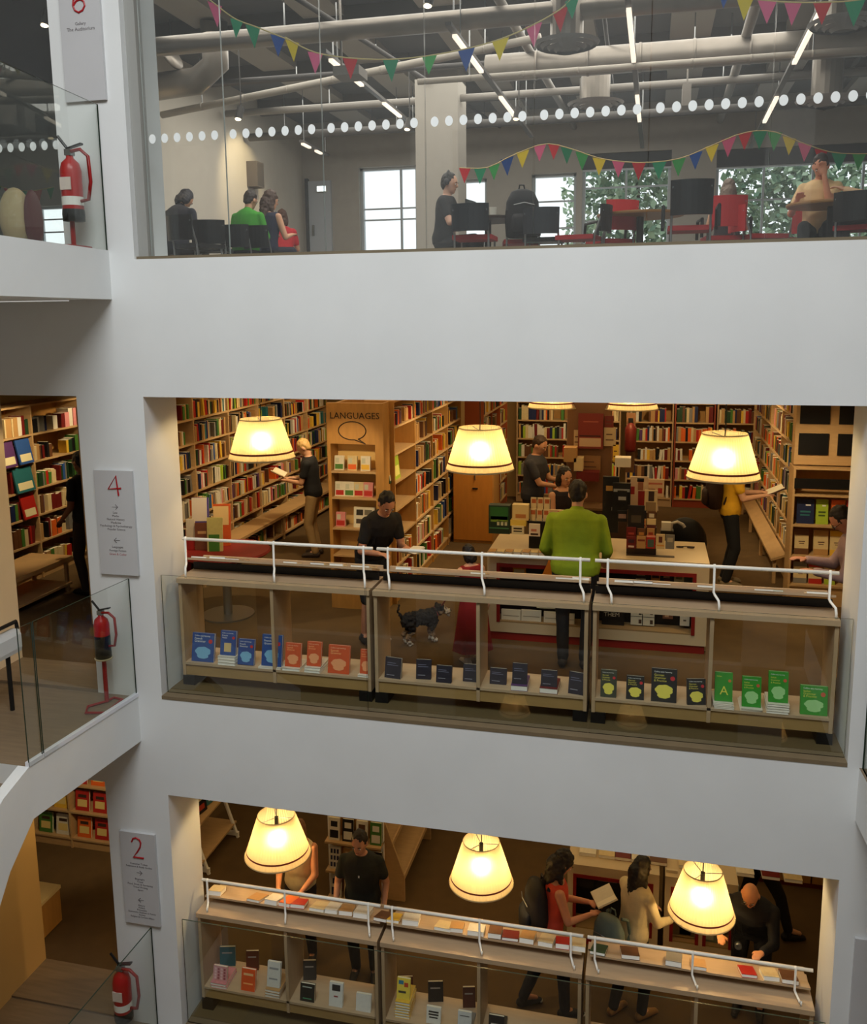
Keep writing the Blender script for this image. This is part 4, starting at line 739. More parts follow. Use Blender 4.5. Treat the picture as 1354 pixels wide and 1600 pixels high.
# pillar of notices behind the desk
t = thing('notice_pillar', 'free-standing pillar hung with notices behind the woman at the desk', 'pillar', (3.55, 4.45, ZB)); MB().box((-.28, 0, 0), (.28, .3, 2.7)).build('board', M((120, 84, 56), .6), t)
niche_item('poster', 'maroon poster with a white panel hanging under the far lamps', 'poster', 903, 942, 646, 701, (124, 44, 36), [(.05, .06, .92, .30, (196, 164, 132)), (.05, .34, .9, .38, (60, 24, 22)), (.2, .75, .8, .78, (170, 90, 70))], 4.36, .01)
for (u0, u1, v0, v1, nm, c) in ((943, 962, 668, 697, 'grey paper notice beside the maroon poster', (190, 166, 128)), (944, 958, 650, 668, 'red-edged notice above the grey paper notice', (110, 36, 30)), (896, 906, 672, 700, 'small cream notice on the left of the maroon poster', (196, 168, 128)), (904, 938, 712, 738, 'notice with a brown dog picture below the maroon poster', (150, 110, 70)), (957, 966, 695, 722, 'yellow leaflet below the grey paper notice', (220, 180, 60))):
    niche_item('notice', nm, 'notice', u0, u1, v0, v1, c, [(.15, .3, .8, .36, (90, 60, 50)), (.2, .6, .7, .66, (90, 60, 50))], 4.40, .01)
for i, (u0, u1, v0, v1, c) in enumerate(((880, 900, 700, 722, 'tan'), (896, 910, 716, 736, 'cream'), (960, 985, 716, 730, 'white'), (900, 935, 738, 752, 'dark red'))):
    desk_box('parcel', '%s stack of papers piled behind the woman at the desk' % c, 'papers', u0, u1, v0, v1, 4.15, .2, PAL[c])
t = thing('back_counter', 'dark counter under the paper piles behind the cash desk', 'counter', (2.9, 4.1, ZB)); MB().box((0, 0, 0), (1.5, .34, 1.0)).build('body', M((74, 52, 38), .6), t); MB().box((-.02, -.02, 1.0), (1.52, .35, 1.03)).build('counter_top', M((110, 82, 56), .5), t)
t = thing('fire_extinguisher', 'red extinguisher on the far pillar above the tiered book stand', 'extinguisher', tuple(ony(984, 705, 5.0))); MB().lathe([(0, 0), (.07, 0), (.075, .03), (.075, .30), (.03, .38), (.0, .39)], 14).build('cylinder', M((96, 20, 16), .45), t, smooth=True); MB().box((-.03, -.03, .38), (.03, .03, .44)).build('valve', BLACKM, t); MB().box((-.06, .08, -.3), (.06, .1, .5)).build('wall_bracket', M((120, 84, 56), .6), t)
# display table of travel books at the near end of the long bookcase
t = thing('display_table', 'round-edged dark red table of upright books at the near end of the long bookcase', 'table', (-.42, 2.2, ZB)); MB().lathe([(0, .74), (.5, .74), (.52, .76), (.5, .78), (0, .78)], 30).build('table_top', M((126, 28, 24), .5), t); MB().tube([(0, 0, .02), (0, 0, .74)], .05, 12).build('stem', STEEL, t); MB().lathe([(0, .02), (.3, .02), (.3, .0)], 24).build('base', STEEL, t)
for (u0, u1, v0, v1, c, lb, art, y) in ((300, 324, 779, 815, (70, 60, 150), 'purple and white book standing highest on the dark red table', [(.0, .5, .9, 1, (226, 216, 206)), (.3, .2, .6, .4, (170, 40, 80))], 2.35), (334, 358, 789, 825, (206, 92, 44), 'orange and cream book standing on the dark red table', [(.0, .5, .9, .95, (226, 196, 140))], 2.35), (291, 303, 812, 842, (224, 214, 196), 'white book with a red foot on the dark red table', [(0, 0, 1, .35, (160, 30, 30))], 2.1),
                              (305, 325, 818, 842, (120, 70, 50), 'brown book standing in the middle of the dark red table', [(.2, .6, .8, .7, (210, 170, 120))], 2.12), (324, 346, 810, 842, (206, 200, 130), 'pale green book standing on the dark red table', [(.1, .0, .8, .5, (70, 130, 50))], 2.1)):
    a, b = ony(u0, v1, y), ony(u1, v1, y); zt = ony((u0+u1)/2, v0, y).z; zb0 = ZB+.782
    display_book(lb, ((a.x+b.x)/2, y, zb0), b.x-a.x, max(.2, zt-zb0), .03, .12, .25, c, {'panel': art})
# ------------------------------------------------------------------ lower floor furniture
# end rack of the lower gondola
YR = 2.25; ra, rb_ = ony(515, 1390, YR).x, ony(600, 1390, YR).x
t = thing('book_rack', 'white wire-sided rack of face-out books behind the man in the dark tee', 'rack', (ra, YR, ZC)); wq = rb_-ra
zr = [ony(556, v, YR-.02).z-ZC for v in (1313, 1358, 1402)]
for x in (0, wq-.03): MB().box((x, 0, 0), (x+.03, .05, zr[0]+.34)).build('upright', WHITE, t)
MB().box((0, .05, .0), (wq, .07, zr[0]+.32)).build('back_panel', OAK, t)
for z in zr: MB().box((0, -.12, z-.025), (wq, .05, z)).build('shelf', WOODX, t)
cols = [[('white', 'black'), ('black', 'white'), ('white', 'brown'), ('green', 'white')], [('white', 'dark blue'), ('tan', 'cream'), ('tan', 'cream'), ('black', 'red')], [('white', 'dark blue'), ('cream', 'tan')]]
for j, row in enumerate(cols):
    for i, (c, c2) in enumerate(row):
        display_book('%s book facing out, %s on the %s shelf of the wire-sided rack' % (c, ORD[i], ('top', 'middle', 'lower')[j]), (ra+.10+i*wq*.25, YR-.07, ZC+zr[j]+.001), wq*.2, .27, .03, .1, 0, c, {'panel': [(.12, .1, .88, .45, PAL[c2]), (.2, .6, .8, .85, PAL[c2])] if j != 1 or i else [(.1+.28*(k % 3), .1+.3*(k//3), .28+.28*(k % 3), .3+.3*(k//3), PAL[c2]) for k in range(9)]})
# gondola running back from it: stepped book tiers on the right-hand side
t = thing('tiered_bookcase', 'long wooden tiered bookcase running back behind the wire-sided rack', 'bookcase', (1.5, 2.32, ZC))
MB().box((-.62, 0, 0), (-.58, 2.6, 1.55)).build('back_panel', WOOD, t)
for k, (x0, x1, z) in enumerate(((-.58, -.32, 1.35), (-.5, -.18, 1.0), (-.4, -.04, .66), (-.3, .12, .30))):
    MB().box((x0, .02, z-.025), (x1, 2.6, z)).build('shelf', WOODX, t); MB().box((x1-.02, .02, z), (x1, 2.6, z+.035)).build('shelf_lip', WOODX, t)
for y in (0, 1.3, 2.58): MB().add([(-.6, y, 0), (.12, y, 0), (.12, y, .32), (-.3, y, 1.55), (-.6, y, 1.55), (-.6, y+.03, 0), (.12, y+.03, 0), (.12, y+.03, .32), (-.3, y+.03, 1.55), (-.6, y+.03, 1.55)], [(0,1,2,3,4), (9,8,7,6,5)]+[((i+1) % 5, i, 5+i, 5+(i+1) % 5) for i in range(5)]).build('side_panel', WOOD, t)
for k, (z, x) in enumerate(((1.36, 1.08), (1.01, 1.2))):
    mt = frame((x+.06, 2.4, ZC), Y_, Z_); fill(mt, 0, 2.4, z, .26, .2, '%s tier of the tiered bookcase' % ORD[k], q, .6)
# stepped rack by the reveal
t = thing('stepped_rack', 'white-wood stepped book rack standing by the cream reveal, lower floor', 'rack', (-1.45, 2.28, ZC))
for y in (0, .82): MB().add([(.0, y, 0), (.06, y, 0), (.06, y, 1.5), (.0, y, 1.5), (.0, y+.04, 0), (.06, y+.04, 0), (.06, y+.04, 1.5), (.0, y+.04, 1.5)], [(0,1,2,3), (7,6,5,4), (0,4,5,1), (1,5,6,2), (2,6,7,3), (3,7,4,0)]).tube([(.54, y+.02, 0), (.10, y+.02, 1.35)], .025, 6).box((.0, y, .03), (.55, y+.04, .08)).build('side_frame', WHITE, t)
for z, x1 in ((.20, .5), (.62, .42), (1.02, .3)): MB().box((.02, -.04, z-.025), (x1, .9, z)).build('shelf', WOODX, t)
for k, (z, y, c) in enumerate(((1.03, .1, 'black'), (1.03, .4, 'black'), (1.03, .68, 'cream'), (.63, .08, 'red'), (.63, .32, 'black'), (.63, .58, 'teal'), (.63, .8, 'white'))):
    display_book('%s book facing out on the stepped rack, %s from its near top corner' % (c, ORD[k]), (-1.45+(.2 if z > 1 else .33), 2.28+y, ZC+z), .2, .27, .03, .15, R(80), c, {'panel': [(.2, .15, .8, .4, (170, 60, 40) if c == 'black' else (226, 216, 190)), (.2, .6, .7, .8, (206, 190, 150))]})
# lower desk
cash_desk('pale wooden counter with dark picture panels behind the two women, lower floor', 3.55, 4.52, ZC, ((.06, .91),))
cash_desk('second pale counter beside the lamp and the bald man, lower floor', 4.58, 5.32, ZC, ((.06, .36), (.40, .70)), M((96, 70, 44), .6))
for (u0, u1, v0, v1, c, lb, art, y) in ((894, 928, 1348, 1386, (26, 26, 24), 'black framed dark green print in the lower counter', [(0, .5, 1, 1, (50, 66, 44)), (0, .46, 1, .5, (150, 146, 130))], 2.1), (930, 972, 1361, 1390, (20, 20, 22), 'black book lettered in grey in the lower counter', [(0, .9, 1, .96, (150, 150, 150)), (.1, .4, .8, .5, (120, 110, 100))], 2.1),
                             (1040, 1058, 1360, 1402, (206, 190, 160), 'cream print with a dark round figure in the second lower counter', [(.3, .2, 1, .6, (60, 40, 36)), (.1, .85, .8, .9, (150, 120, 100))], 2.12), (1044, 1088, 1425, 1464, (150, 124, 84), 'framed scenic print under the lamp in the second lower counter', [(.06, .06, .94, .94, (96, 80, 50)), (.4, .1, .8, .6, (196, 180, 140))], 2.1), (1092, 1130, 1440, 1472, (90, 96, 84), 'grey-green print beside the framed scenic print, lower counter', [(.2, .1, .6, .8, (150, 150, 130))], 2.1), (1136, 1154, 1384, 1404, (90, 130, 120), 'small bright green card beyond the bald man', [(.1, .1, .6, .9, (210, 210, 180))], 2.12)):
    niche_item('print_panel', lb, 'picture', u0, u1, v0, v1, c, art, y)
for i, (u, c) in enumerate(((905, 'white'), (935, 'cream'), (960, 'dark red'), (985, 'white'), (1015, 'brown'), (1060, 'cream'), (1150, 'white'), (1190, 'dark red'), (1225, 'cream'))):
    P = onz(u, 1332+(u-895)*.14, ZC+DZ); flat_book('%s book lying on the lower counter top, %s along' % (c, ORD[i]), Matrix.Translation((P.x, 2.12+.1, ZC+DZ+.001)), .18, .25, .04, c)
t = thing('plinth_bench', 'low wooden plinth with a dark red foot at the far edge of the lower floor', 'bench', (5.6, 3.62, ZC)); MB().box((0, .02, 0), (1.6, .5, .07)).build('red_foot', M((96, 22, 16), .5), t); MB().box((0, 0, .07), (.72, .5, .5)).box((.74, 0, .07), (1.6, .5, .5)).build('body', OAK, t)
# cream stool seen past the cream wall, lower floor wing
t = thing('stool', 'small cream box stool beside the cream wall of the lower landing', 'stool', (-2.35, .92, ZC)); MB().box((-.2, -.2, .02), (.2, .2, .42)).build('body', OAK, t); MB().box((-.21, -.21, .42), (.21, .21, .46)).build('seat', M((220, 196, 140), .6), t)
# ------------------------------------------------------------------ signs and extinguishers on the white column
SIGNM = M((196, 196, 198), .35, var=.02, scale=3); NUMR = M((170, 24, 34), .45); TXT = M((104, 98, 100), .6); TXR = M((176, 110, 112), .6)
def sign(num, where, x0, x1, z0, z1, lines, strokes):
    t = thing('floor_sign', where, 'sign', ((x0+x1)/2, 0, (z0+z1)/2)); w_, h = x1-x0, z1-z0
    MB().box((-w_/2, -.028, -h/2), (w_/2, -.001, h/2)).build('board', SIGNM, t)
    b = MB()
    for s in strokes: b.tube([((x-.5)*w_, -.029, h/2-y*h) for x, y in s], .0085, 6)
    b.build('number', NUMR, t)
    for (kind, s, y, sz, red) in lines:
        if kind == 'a':
            d = 1 if s == '>' else -1; b = MB(); b.tube([(-.028*d, -.029, h/2-y*h), (.028*d, -.029, h/2-y*h)], .002, 5); b.tube([(.006*d, -.029, h/2-y*h+.022), (.03*d, -.029, h/2-y*h), (.006*d, -.029, h/2-y*h-.022)], .003, 5); b.build('arrow', TXT, t)
        else: text(s, sz, TXR if red else TXT, t, (0, -.0285, h/2-y*h), (PI/2, 0, 0), 'lettering')
N4 = [[(.62, .235), (.58, .05), (.36, .175), (.70, .165)]]
N2 = [[(.34, .10), (.38, .065), (.47, .05), (.56, .065), (.60, .10), (.57, .15), (.48, .205), (.36, .262), (.66, .262)]]
N6 = [[(.62, .02), (.46, .07), (.37, .13), (.35, .17), (.39, .21), (.48, .23), (.58, .215), (.64, .18), (.62, .145), (.54, .125), (.44, .135), (.36, .17)]]
L4 = [('a', '>', .345, 0, 0)]+[('t', s, .40+.032*k, .028, 0) for k, s in enumerate(('Law', 'Maths', 'Natural History', 'Medicine', 'Psychology & Psychotherapy', 'Popular Science'))]+[('a', '<', .665, 0, 0), ('t', 'Languages', .73, .028, 0), ('t', 'Foreign Fiction', .765, .028, 0), ('t', 'Grant & Cutler', .80, .028, 1)]
L2 = [('t', 'Customer Toilets', .335, .026, 0), ('t', 'Reference & Study Guides', .365, .026, 0), ('a', '>', .43, 0, 0)]+[('t', s, .50+.03*k, .026, 0) for k, s in enumerate(('Biography', 'Travel', 'Food, Drink & Gardening', 'Travel Writing', 'Sport'))]+[('a', '<', .73, 0, 0)]+[('t', s, .79+.026*k, .024, 0) for k, s in enumerate(('History', 'Politics', 'Philosophy', 'Economics, Business & Money', 'Society', 'Religion & Current Affairs'))]
L6 = [('t', 'Gallery', .36, .034, 0), ('t', 'The Auditorium', .405, .040, 0)]
sign('4', 'grey wall sign with a red four, middle of the white column', -.522, -.142, 1.165, 2.12, L4, N4); sign('2', 'grey wall sign with a red two, low on the white column', -.525, -.155, -2.33, -1.37, L2, N2); sign('6', 'grey wall sign with a red six, top of the white column', -.53, -.155, 5.23, 6.17, [(a, b, y, c, d) for a, b, y, c, d in L6], [[(x, y_+.04) for x, y_ in N6[0]]])
t = thing('floor_sign', 'plain grey wall sign at the edge of the frame, lower floor', 'sign', (6.16, 0, -1.92)); MB().box((-.2, -.028, -.5), (.2, -.001, .5)).build('board', SIGNM, t)
for k in range(5): text(('to', 'and', 'of', 'the', 'in')[k]*4, .03, TXT, t, (.02, -.029, .12-.09*k), (PI/2, 0, 0), 'lettering')
EXR = M((176, 26, 26), .3); EXB = M((150, 22, 22), .3)
def extinguisher(label, x, y, z, loop=1, band=True):
    t = thing('fire_extinguisher', label, 'extinguisher', (x, y, z), 0, 'extinguishers on the landings')
    MB().lathe([(.0, .0), (.075, .0), (.085, .02), (.085, .40), (.07, .46), (.03, .50), (.028, .53), (0, .53)], 20).build('cylinder', EXR, t, smooth=True)
    MB().lathe([(.0, -.004), (.088, -.004), (.09, .05), (.086, .09)], 20).build('foot_cap', BLACKM, t, smooth=True)
    if band: MB().lathe([(.0862, .12), (.0862, .19)], 20).build('white_band', WHITE, t, smooth=True); MB().box((-.05, -.0875, .24), (.05, -.08, .34)).build('label_panel', M((222, 206, 196), .5), t)
    v = MB().box((-.03, -.03, .52), (.03, .03, .57)).build('valve', STEEL, t); MB().add([(-.02, -.02, .57), (.12, -.02, .60), (.12, .02, .60), (-.02, .02, .57), (-.02, -.02, .58), (.12, -.02, .615), (.12, .02, .615), (-.02, .02, .58)], [(0,3,2,1),(4,5,6,7),(0,1,5,4),(1,2,6,5),(2,3,7,6),(3,0,4,7)]).tube([(-.02, 0, .58), (-.10, 0, .68)], .012, 6).build('lever', BLACKM, v)
    MB().tube([(.03, -.02, .55), (.12, -.03, .56), (.19, -.03, .50), (.20, -.03, .30), (.17, -.03, .16), (.10, -.03, .15)], .015, 8).build('hose', EXB, t, smooth=True)
    return t
def ext_stand(label, x, y, z, h):
    t = thing('extinguisher_stand', label, 'stand', (x, y, z)); MB().tube([(0, 0, .01), (0, 0, h)], .02, 8).build('pole', EXB, t)
    MB().tube([(0, 0, .015), (.02, .08, .015), (.12, .06, .015), (.13, -.22, .015), (-.04, -.26, .015), (-.10, -.14, .015), (0, 0, .015)], .012, 6).build('base_loop', EXB, t); return t
P = ony(165, 1026, -.18); t = extinguisher('red and black extinguisher on a stand below the sign numbered 4', P.x-.02, -.18, P.z, 1, False); t.scale = (.8, .8, .76); MB().lathe([(.0868, .06), (.0868, .27)], 20).build('black_label', BLACKM, t, smooth=True); t = ext_stand('red tubular stand with floor loop on the middle landing', P.x-.02, -.18, .0, P.z); MB().lathe([(0, P.z-.02), (.075, P.z-.02), (.08, P.z-.01), (0, P.z-.004)], 18).build('tray', M((206, 188, 150), .5), t)
P = ony(116, 345, -.18); extinguisher('red extinguisher with a white label below the sign numbered 6', P.x, -.18, P.z, 1); ext_stand('red tubular stand behind the upper landing edge', P.x-.02, -.18, 4.02, P.z-4.02)
P = ony(194, 1590, -.18); extinguisher('red extinguisher standing below the sign numbered 2', P.x, -.18, max(ZC-.01, P.z-.0), 1); ext_stand('red tubular stand on the lowest landing, mostly hidden', P.x-.02, -.18, ZC-.02, .5)
# ------------------------------------------------------------------ cafe
def chair(label, x, y, rz, seat='red', backc=BLACKM, z=ZA, kind=0):
    zl, zh = (.56, .90) if 'big' in label else (.50, .79)
    t = thing('cafe_chair', label, 'chair', (x, y, z), rz, 'cafe chairs'); sm = M((176, 26, 30), .6) if seat == 'red' else BLACKM
    MB().box((-.22, -.21, .42), (.22, .22, .47)).build('seat', sm, t)
    b = MB(); n = 8                                                 # curved back
    for k in range(n):
        a0, a1 = -.6+1.2*k/n, -.6+1.2*(k+1)/n; r = .36
        p = lambda a, rr, zz: (rr*math.sin(a), -.10-rr*math.cos(a)+.10, zz)
        b.add([p(a0, r-.03, zl), p(a1, r-.03, zl), p(a1, r, zl), p(a0, r, zl), p(a0, r-.02, zh), p(a1, r-.02, zh), p(a1, r+.01, zh), p(a0, r+.01, zh)], [(0,3,2,1),(4,5,6,7),(0,1,5,4),(1,2,6,5),(2,3,7,6),(3,0,4,7)])
    b.build('backrest', backc, t)
    for sx in (-.19, .19): MB().tube([(sx, -.2, 0), (sx, -.22, .45), (sx*.95, -.31, zh-.06)], .012, 6).build('leg', STEEL, t); MB().tube([(sx, .2, 0), (sx, .18, .44)], .012, 6).build('leg', STEEL, t)
    if 'big' in label:
        for sx in (-.27, .27): MB().tube([(sx, -.22, .45), (sx, -.22, .66), (sx, .12, .66), (sx, .16, .45)], .018, 6).build('armrest', BLACKM, t)
    return t
def table(label, x, y, r, c, z=ZA, h=.74):
    t = thing('cafe_table', label, 'table', (x, y, z)); MB().lathe([(0, h-.03), (r-.01, h-.03), (r, h-.015), (r, h), (0, h)], 40).build('table_top', c, t); MB().tube([(0, 0, .02), (0, 0, h-.03)], .04, 10).build('stem', DARK, t); MB().lathe([(0, .03), (r*.55, .02), (r*.55, 0)], 28).build('base', DARK, t); return t
TOPW = M((170, 122, 66), .4, var=.06, scale=5); REDC = M((186, 28, 32), .6)
def at(u, y): return ony(u, 330, y).x
table('round wooden table behind the big black cafe chair', at(1000, 4.0), 4.1, .5, TOPW)
table('round wooden table under the elbows of the person in cream', at(1298, 3.7), 3.7, .46, TOPW)
table('dark table in front of the man with headphones', at(762, 4.0), 4.0, .42, M((64, 52, 44), .5))
for (u, y, rz, s, bc, lb) in ((1078, 2.9, 0, 'red', BLACKM, 'big black-backed cafe chair with its back to us, red seat'), (954, 4.3, .5, 'red', REDC, 'red cafe chair turned at the wooden table, left of the big black chair'), (1130, 4.3, .1, 'red', REDC, 'bright red cafe chair right of the big black chair'), (1190, 4.2, -1.2, 'red', REDC, 'red cafe chair tilted towards the person with long grey hair'),
                        (1236, 4.9, .5, 'red', REDC, 'red cafe chair under the hand of the person in cream'), (905, 3.6, 1.4, 'red', BLACKM, 'black cafe chair seen edge on against the bright window'),                         (850, 3.8, 0, 'black', M((40, 44, 50), .5), 'dark grey cafe chair right of the black rucksack'), (742, 3.2, 0, 'red', M((30, 34, 40), .5), 'dark cafe chair with its back to us before the headphones man'), (815, 4.0, .2, 'red', BLACKM, 'black cafe chair carrying the rucksack'), (308, 3.2, -.3, 'black', BLACKM, 'black cafe chair beside the dark coat, near the grey reveal'), (330, 3.8, .3, 'black', BLACKM, 'black cafe chair between dark coat and green hoodie'),
                        (380, 4.45, 0, 'black', BLACKM, 'black cafe chair under the person in the green hoodie'), (416, 4.65, -.15, 'black', BLACKM, 'black cafe chair under the brown-haired woman'), (1345, 3.4, -.4, 'red', BLACKM, 'black cafe chair at the far edge of the cafe view')):
    chair(lb, at(u, y), y, rz, s, bc)
def lofted(name, rings, mats, parent, n=14, smooth=True):
    b = MB(); v = []; f = []
    for (cx, cy, z, rx, ry) in rings:
        for k in range(n): a = 2*PI*k/n; v.append((cx+rx*math.cos(a), cy+ry*math.sin(a), z))
    for i in range(len(rings)-1):
        for k in range(n): f.append((i*n+k, i*n+(k+1) % n, (i+1)*n+(k+1) % n, (i+1)*n+k))
    f += [tuple(range(n-1, -1, -1)), tuple((len(rings)-1)*n+k for k in range(n))]; b.add(v, f); return b.build(name, mats, parent, smooth=smooth)
BAGM = M((20, 20, 24), .7, bump=.2, bscale=200)
def rucksack(label, loc, rz=0., s=1., c=BAGM, tilt=0., straps=True):
    t = thing('rucksack', label, 'bag', loc, rz); t.scale = (s, s, s); t.rotation_euler = (tilt, 0, rz)
    lofted('body', [(0, 0, 0, .13, .06), (0, 0, .02, .16, .09), (0, 0, .18, .17, .10), (0, 0, .34, .155, .09), (0, 0, .43, .11, .065), (0, 0, .455, .05, .03)], c, t)
    lofted('front_pocket', [(0, -.09, .04, .10, .03), (0, -.095, .06, .12, .045), (0, -.095, .18, .12, .045), (0, -.085, .22, .10, .03)], c, t, 12)
    MB().tube([(-.03, .05, .45), (-.02, .05, .50), (.02, .05, .50), (.03, .05, .45)], .008, 6).build('top_loop', c, t); MB().tube([(-.1, -.10, .30), (0, -.118, .32), (.1, -.10, .30)], .004, 5).build('zip', STEEL, t)
    if straps:
        for sx in (-.08, .08): MB().tube([(sx, .07, .43), (sx*1.3, .13, .40), (sx*1.4, .16, .25), (sx*1.4, .10, .06)], .015, 6).build('strap', c, t)
    return t
rucksack('black rucksack standing on a cafe chair beside the headphones man table', (at(816, 3.75), 3.75, ZA+.475), .3, 1.22, straps=False)
t = thing('mug', 'pale paper cup on the dark table before the headphones man', 'cup', (at(770, 3.85), 3.85, ZA+.741)); MB().lathe([(0, 0), (.035, 0), (.045, .11), (.04, .11), (.032, .01)], 16).build('cup', M((220, 214, 200), .5), t)
t = thing('laptop', 'open laptop on the dark table before the headphones man', 'laptop', (at(748, 4.0), 4.0, ZA+.742), R(80)); MB().box((-.16, -.11, 0), (.16, .11, .015)).build('keyboard_base', M((60, 60, 64), .4), t); MB().box((-.16, .10, .015), (.16, .115, .22)).build('screen', M((50, 52, 58), .3), t)
t = thing('speaker', 'grey loudspeaker on the cafe wall', 'speaker', (-2.12, 7.2, 5.75)); MB().box((-.08, -.14, -.2), (.1, .14, .2)).build('cabinet', M((112, 104, 98), .7), t); MB().box((.10, -.12, -.18), (.105, .12, .18)).build('grille', M((84, 78, 74), .8), t)
FLC = [(44, 150, 108), (34, 84, 160), (220, 200, 50), (220, 110, 150), (200, 54, 62), (70, 170, 90)]
def bunting(label, pts, n, sz, seed, order=None):
    t = thing('bunting', label, 'bunting', pts[0]); P0 = Vector(pts[0]); P = [Vector(p)-P0 for p in pts]
    def cr(u):
        u = u*(len(P)-1); i = min(int(u), len(P)-2); f = u-i; p0, p1, p2, p3 = P[max(i-1, 0)], P[i], P[i+1], P[min(i+2, len(P)-1)]
        return .5*((2*p1)+(p2-p0)*f+(2*p0-5*p1+4*p2-p3)*f*f+(3*p1-p0-3*p2+p3)*f**3)
    MB().tube([cr(k/40) for k in range(41)], .006, 5).build('string', M((196, 176, 120), .6), t); qq = random.Random(seed)
    for k in range(n):
        c = cr((k+.5)/n); d = cr(min(1, (k+.6)/n))-cr((k+.4)/n); d.z *= .5; d.normalize(); s = sz*qq.uniform(.9, 1.05); tw_ = Vector((0, qq.uniform(-.04, .04), -s*1.25)); col = FLC[order[k % len(order)]] if order else qq.choice(FLC)
        nrm = d.cross(Vector((0,0,1))).normalized()*.001
        MB().add([c-d*s/2-nrm, c+d*s/2-nrm, c+tw_-nrm, c-d*s/2+nrm, c+d*s/2+nrm, c+tw_+nrm], [(0,2,1), (3,4,5), (0,1,4,3), (1,2,5,4), (2,0,3,5)]).build('flag', FLAGM(col), t)
def FLAGM(c):
    key = ('flag', c)
    if key not in MATS:
        mt = D.materials.new('flag_cloth'); mt.use_nodes = True; nt = mt.node_tree; nt.nodes.clear(); o = nt.nodes.new('ShaderNodeOutputMaterial'); a = nt.nodes.new('ShaderNodeBsdfDiffuse'); b = nt.nodes.new('ShaderNodeBsdfTranslucent'); x = nt.nodes.new('ShaderNodeMixShader')
        cc = tuple(lin(v) for v in c)+(1,); a.inputs[0].default_value = cc; b.inputs[0].default_value = cc; x.inputs[0].default_value = .4
        nt.links.new(a.outputs[0], x.inputs[1]); nt.links.new(b.outputs[0], x.inputs[2]); nt.links.new(x.outputs[0], o.inputs[0]); MATS[key] = mt
    return MATS[key]
def pts_y(l, y): return [tuple(ony(u, v, y)) for u, v in l]
bunting('string of bunting sagging close behind the cafe glass, in the middle', pts_y([(445, 58), (500, 84), (600, 93), (700, 82), (790, 58), (870, 18), (900, -12)], 1.2), 10, .15, 1, [2, 3, 4, 0, 5, 1, 2, 3, 4, 0])
bunting('short end of bunting high behind the glass by the grey reveal', pts_y([(322, -5), (365, 28), (400, 42), (450, 62)], 1.2), 4, .15, 2, [3, 0, 0, 1])
bunting('string of bunting high behind the glass at the far end', pts_y([(1120, -30), (1160, -6), (1210, 2), (1270, 4), (1340, 0), (1400, -14)], 1.2), 7, .15, 3, [1, 2, 3, 3, 4, 0, 5])
bunting('long string of bunting hanging before the cafe windows', pts_y([(718, 262), (760, 262), (800, 243), (850, 225), (890, 232), (940, 248), (1000, 254), (1060, 248), (1110, 228), (1160, 208), (1205, 205), (1250, 222), (1300, 238), (1360, 240), (1420, 236)], 5), 27, .17, 4, [4, 0, 5, 1, 2, 3, 4, 0, 5, 2, 3])
# services under the cafe ceiling
DUCT = M((150, 142, 132), .4, .6, var=.1, scale=6); PIPE = M((168, 160, 148), .5)
def duct(label, pts, r, m_=DUCT, ribs=True):
    t = thing('duct', label, 'duct', (0, 0, 0)); MB().tube(pts, r, 18).build('body', m_, t, smooth=True)
    a, b = Vector(pts[0]), Vector(pts[-1]); n = int((b-a).length/.6); ring = MB()
    for k in range(1, max(2, n), 3): c_ = a.lerp(b, k/max(2, n)); MB().tube([c_, (c_.x, c_.y, 7.0)], .008, 5).build('hanger', STEEL, t)
    for k in range(1, n):
        c = a.lerp(b, k/n); d = (b-a).normalized()*.015; MB().tube([c-d, c+d], r*1.05, 18).build('collar', m_, t, smooth=True) if n < 16 else None
    return t
duct('wide round air duct crossing under the cafe ceiling', [(-2.1, 2.6, 6.42), (9, 2.6, 6.42)], .10); duct('ribbed silver air duct nearer the cafe windows', [(2.2, 4.6, 6.45), (9, 4.6, 6.45)], .16)
duct('thin cream pipe below the silver duct', [(1.5, 3.9, 6.18), (9, 3.9, 6.18)], .035, PIPE); duct('cream pipe rising from the wall to the cafe ceiling', [(-2.1, 4.3, 6.1), (3.0, 3.5, 6.45)], .045, PIPE); duct('silver elbow duct above the warm-lit cafe wall', [(-2.1, 3.6, 6.25), (-1.2, 3.6, 6.3), (-.9, 3.5, 6.45), (-.85, 3.4, 6.9)], .16); duct('dark round pipe crossing before the cafe window heads', [(-2.1, 7.0, 6.3), (9, 7.0, 6.3)], .06, M((84, 80, 76), .6))
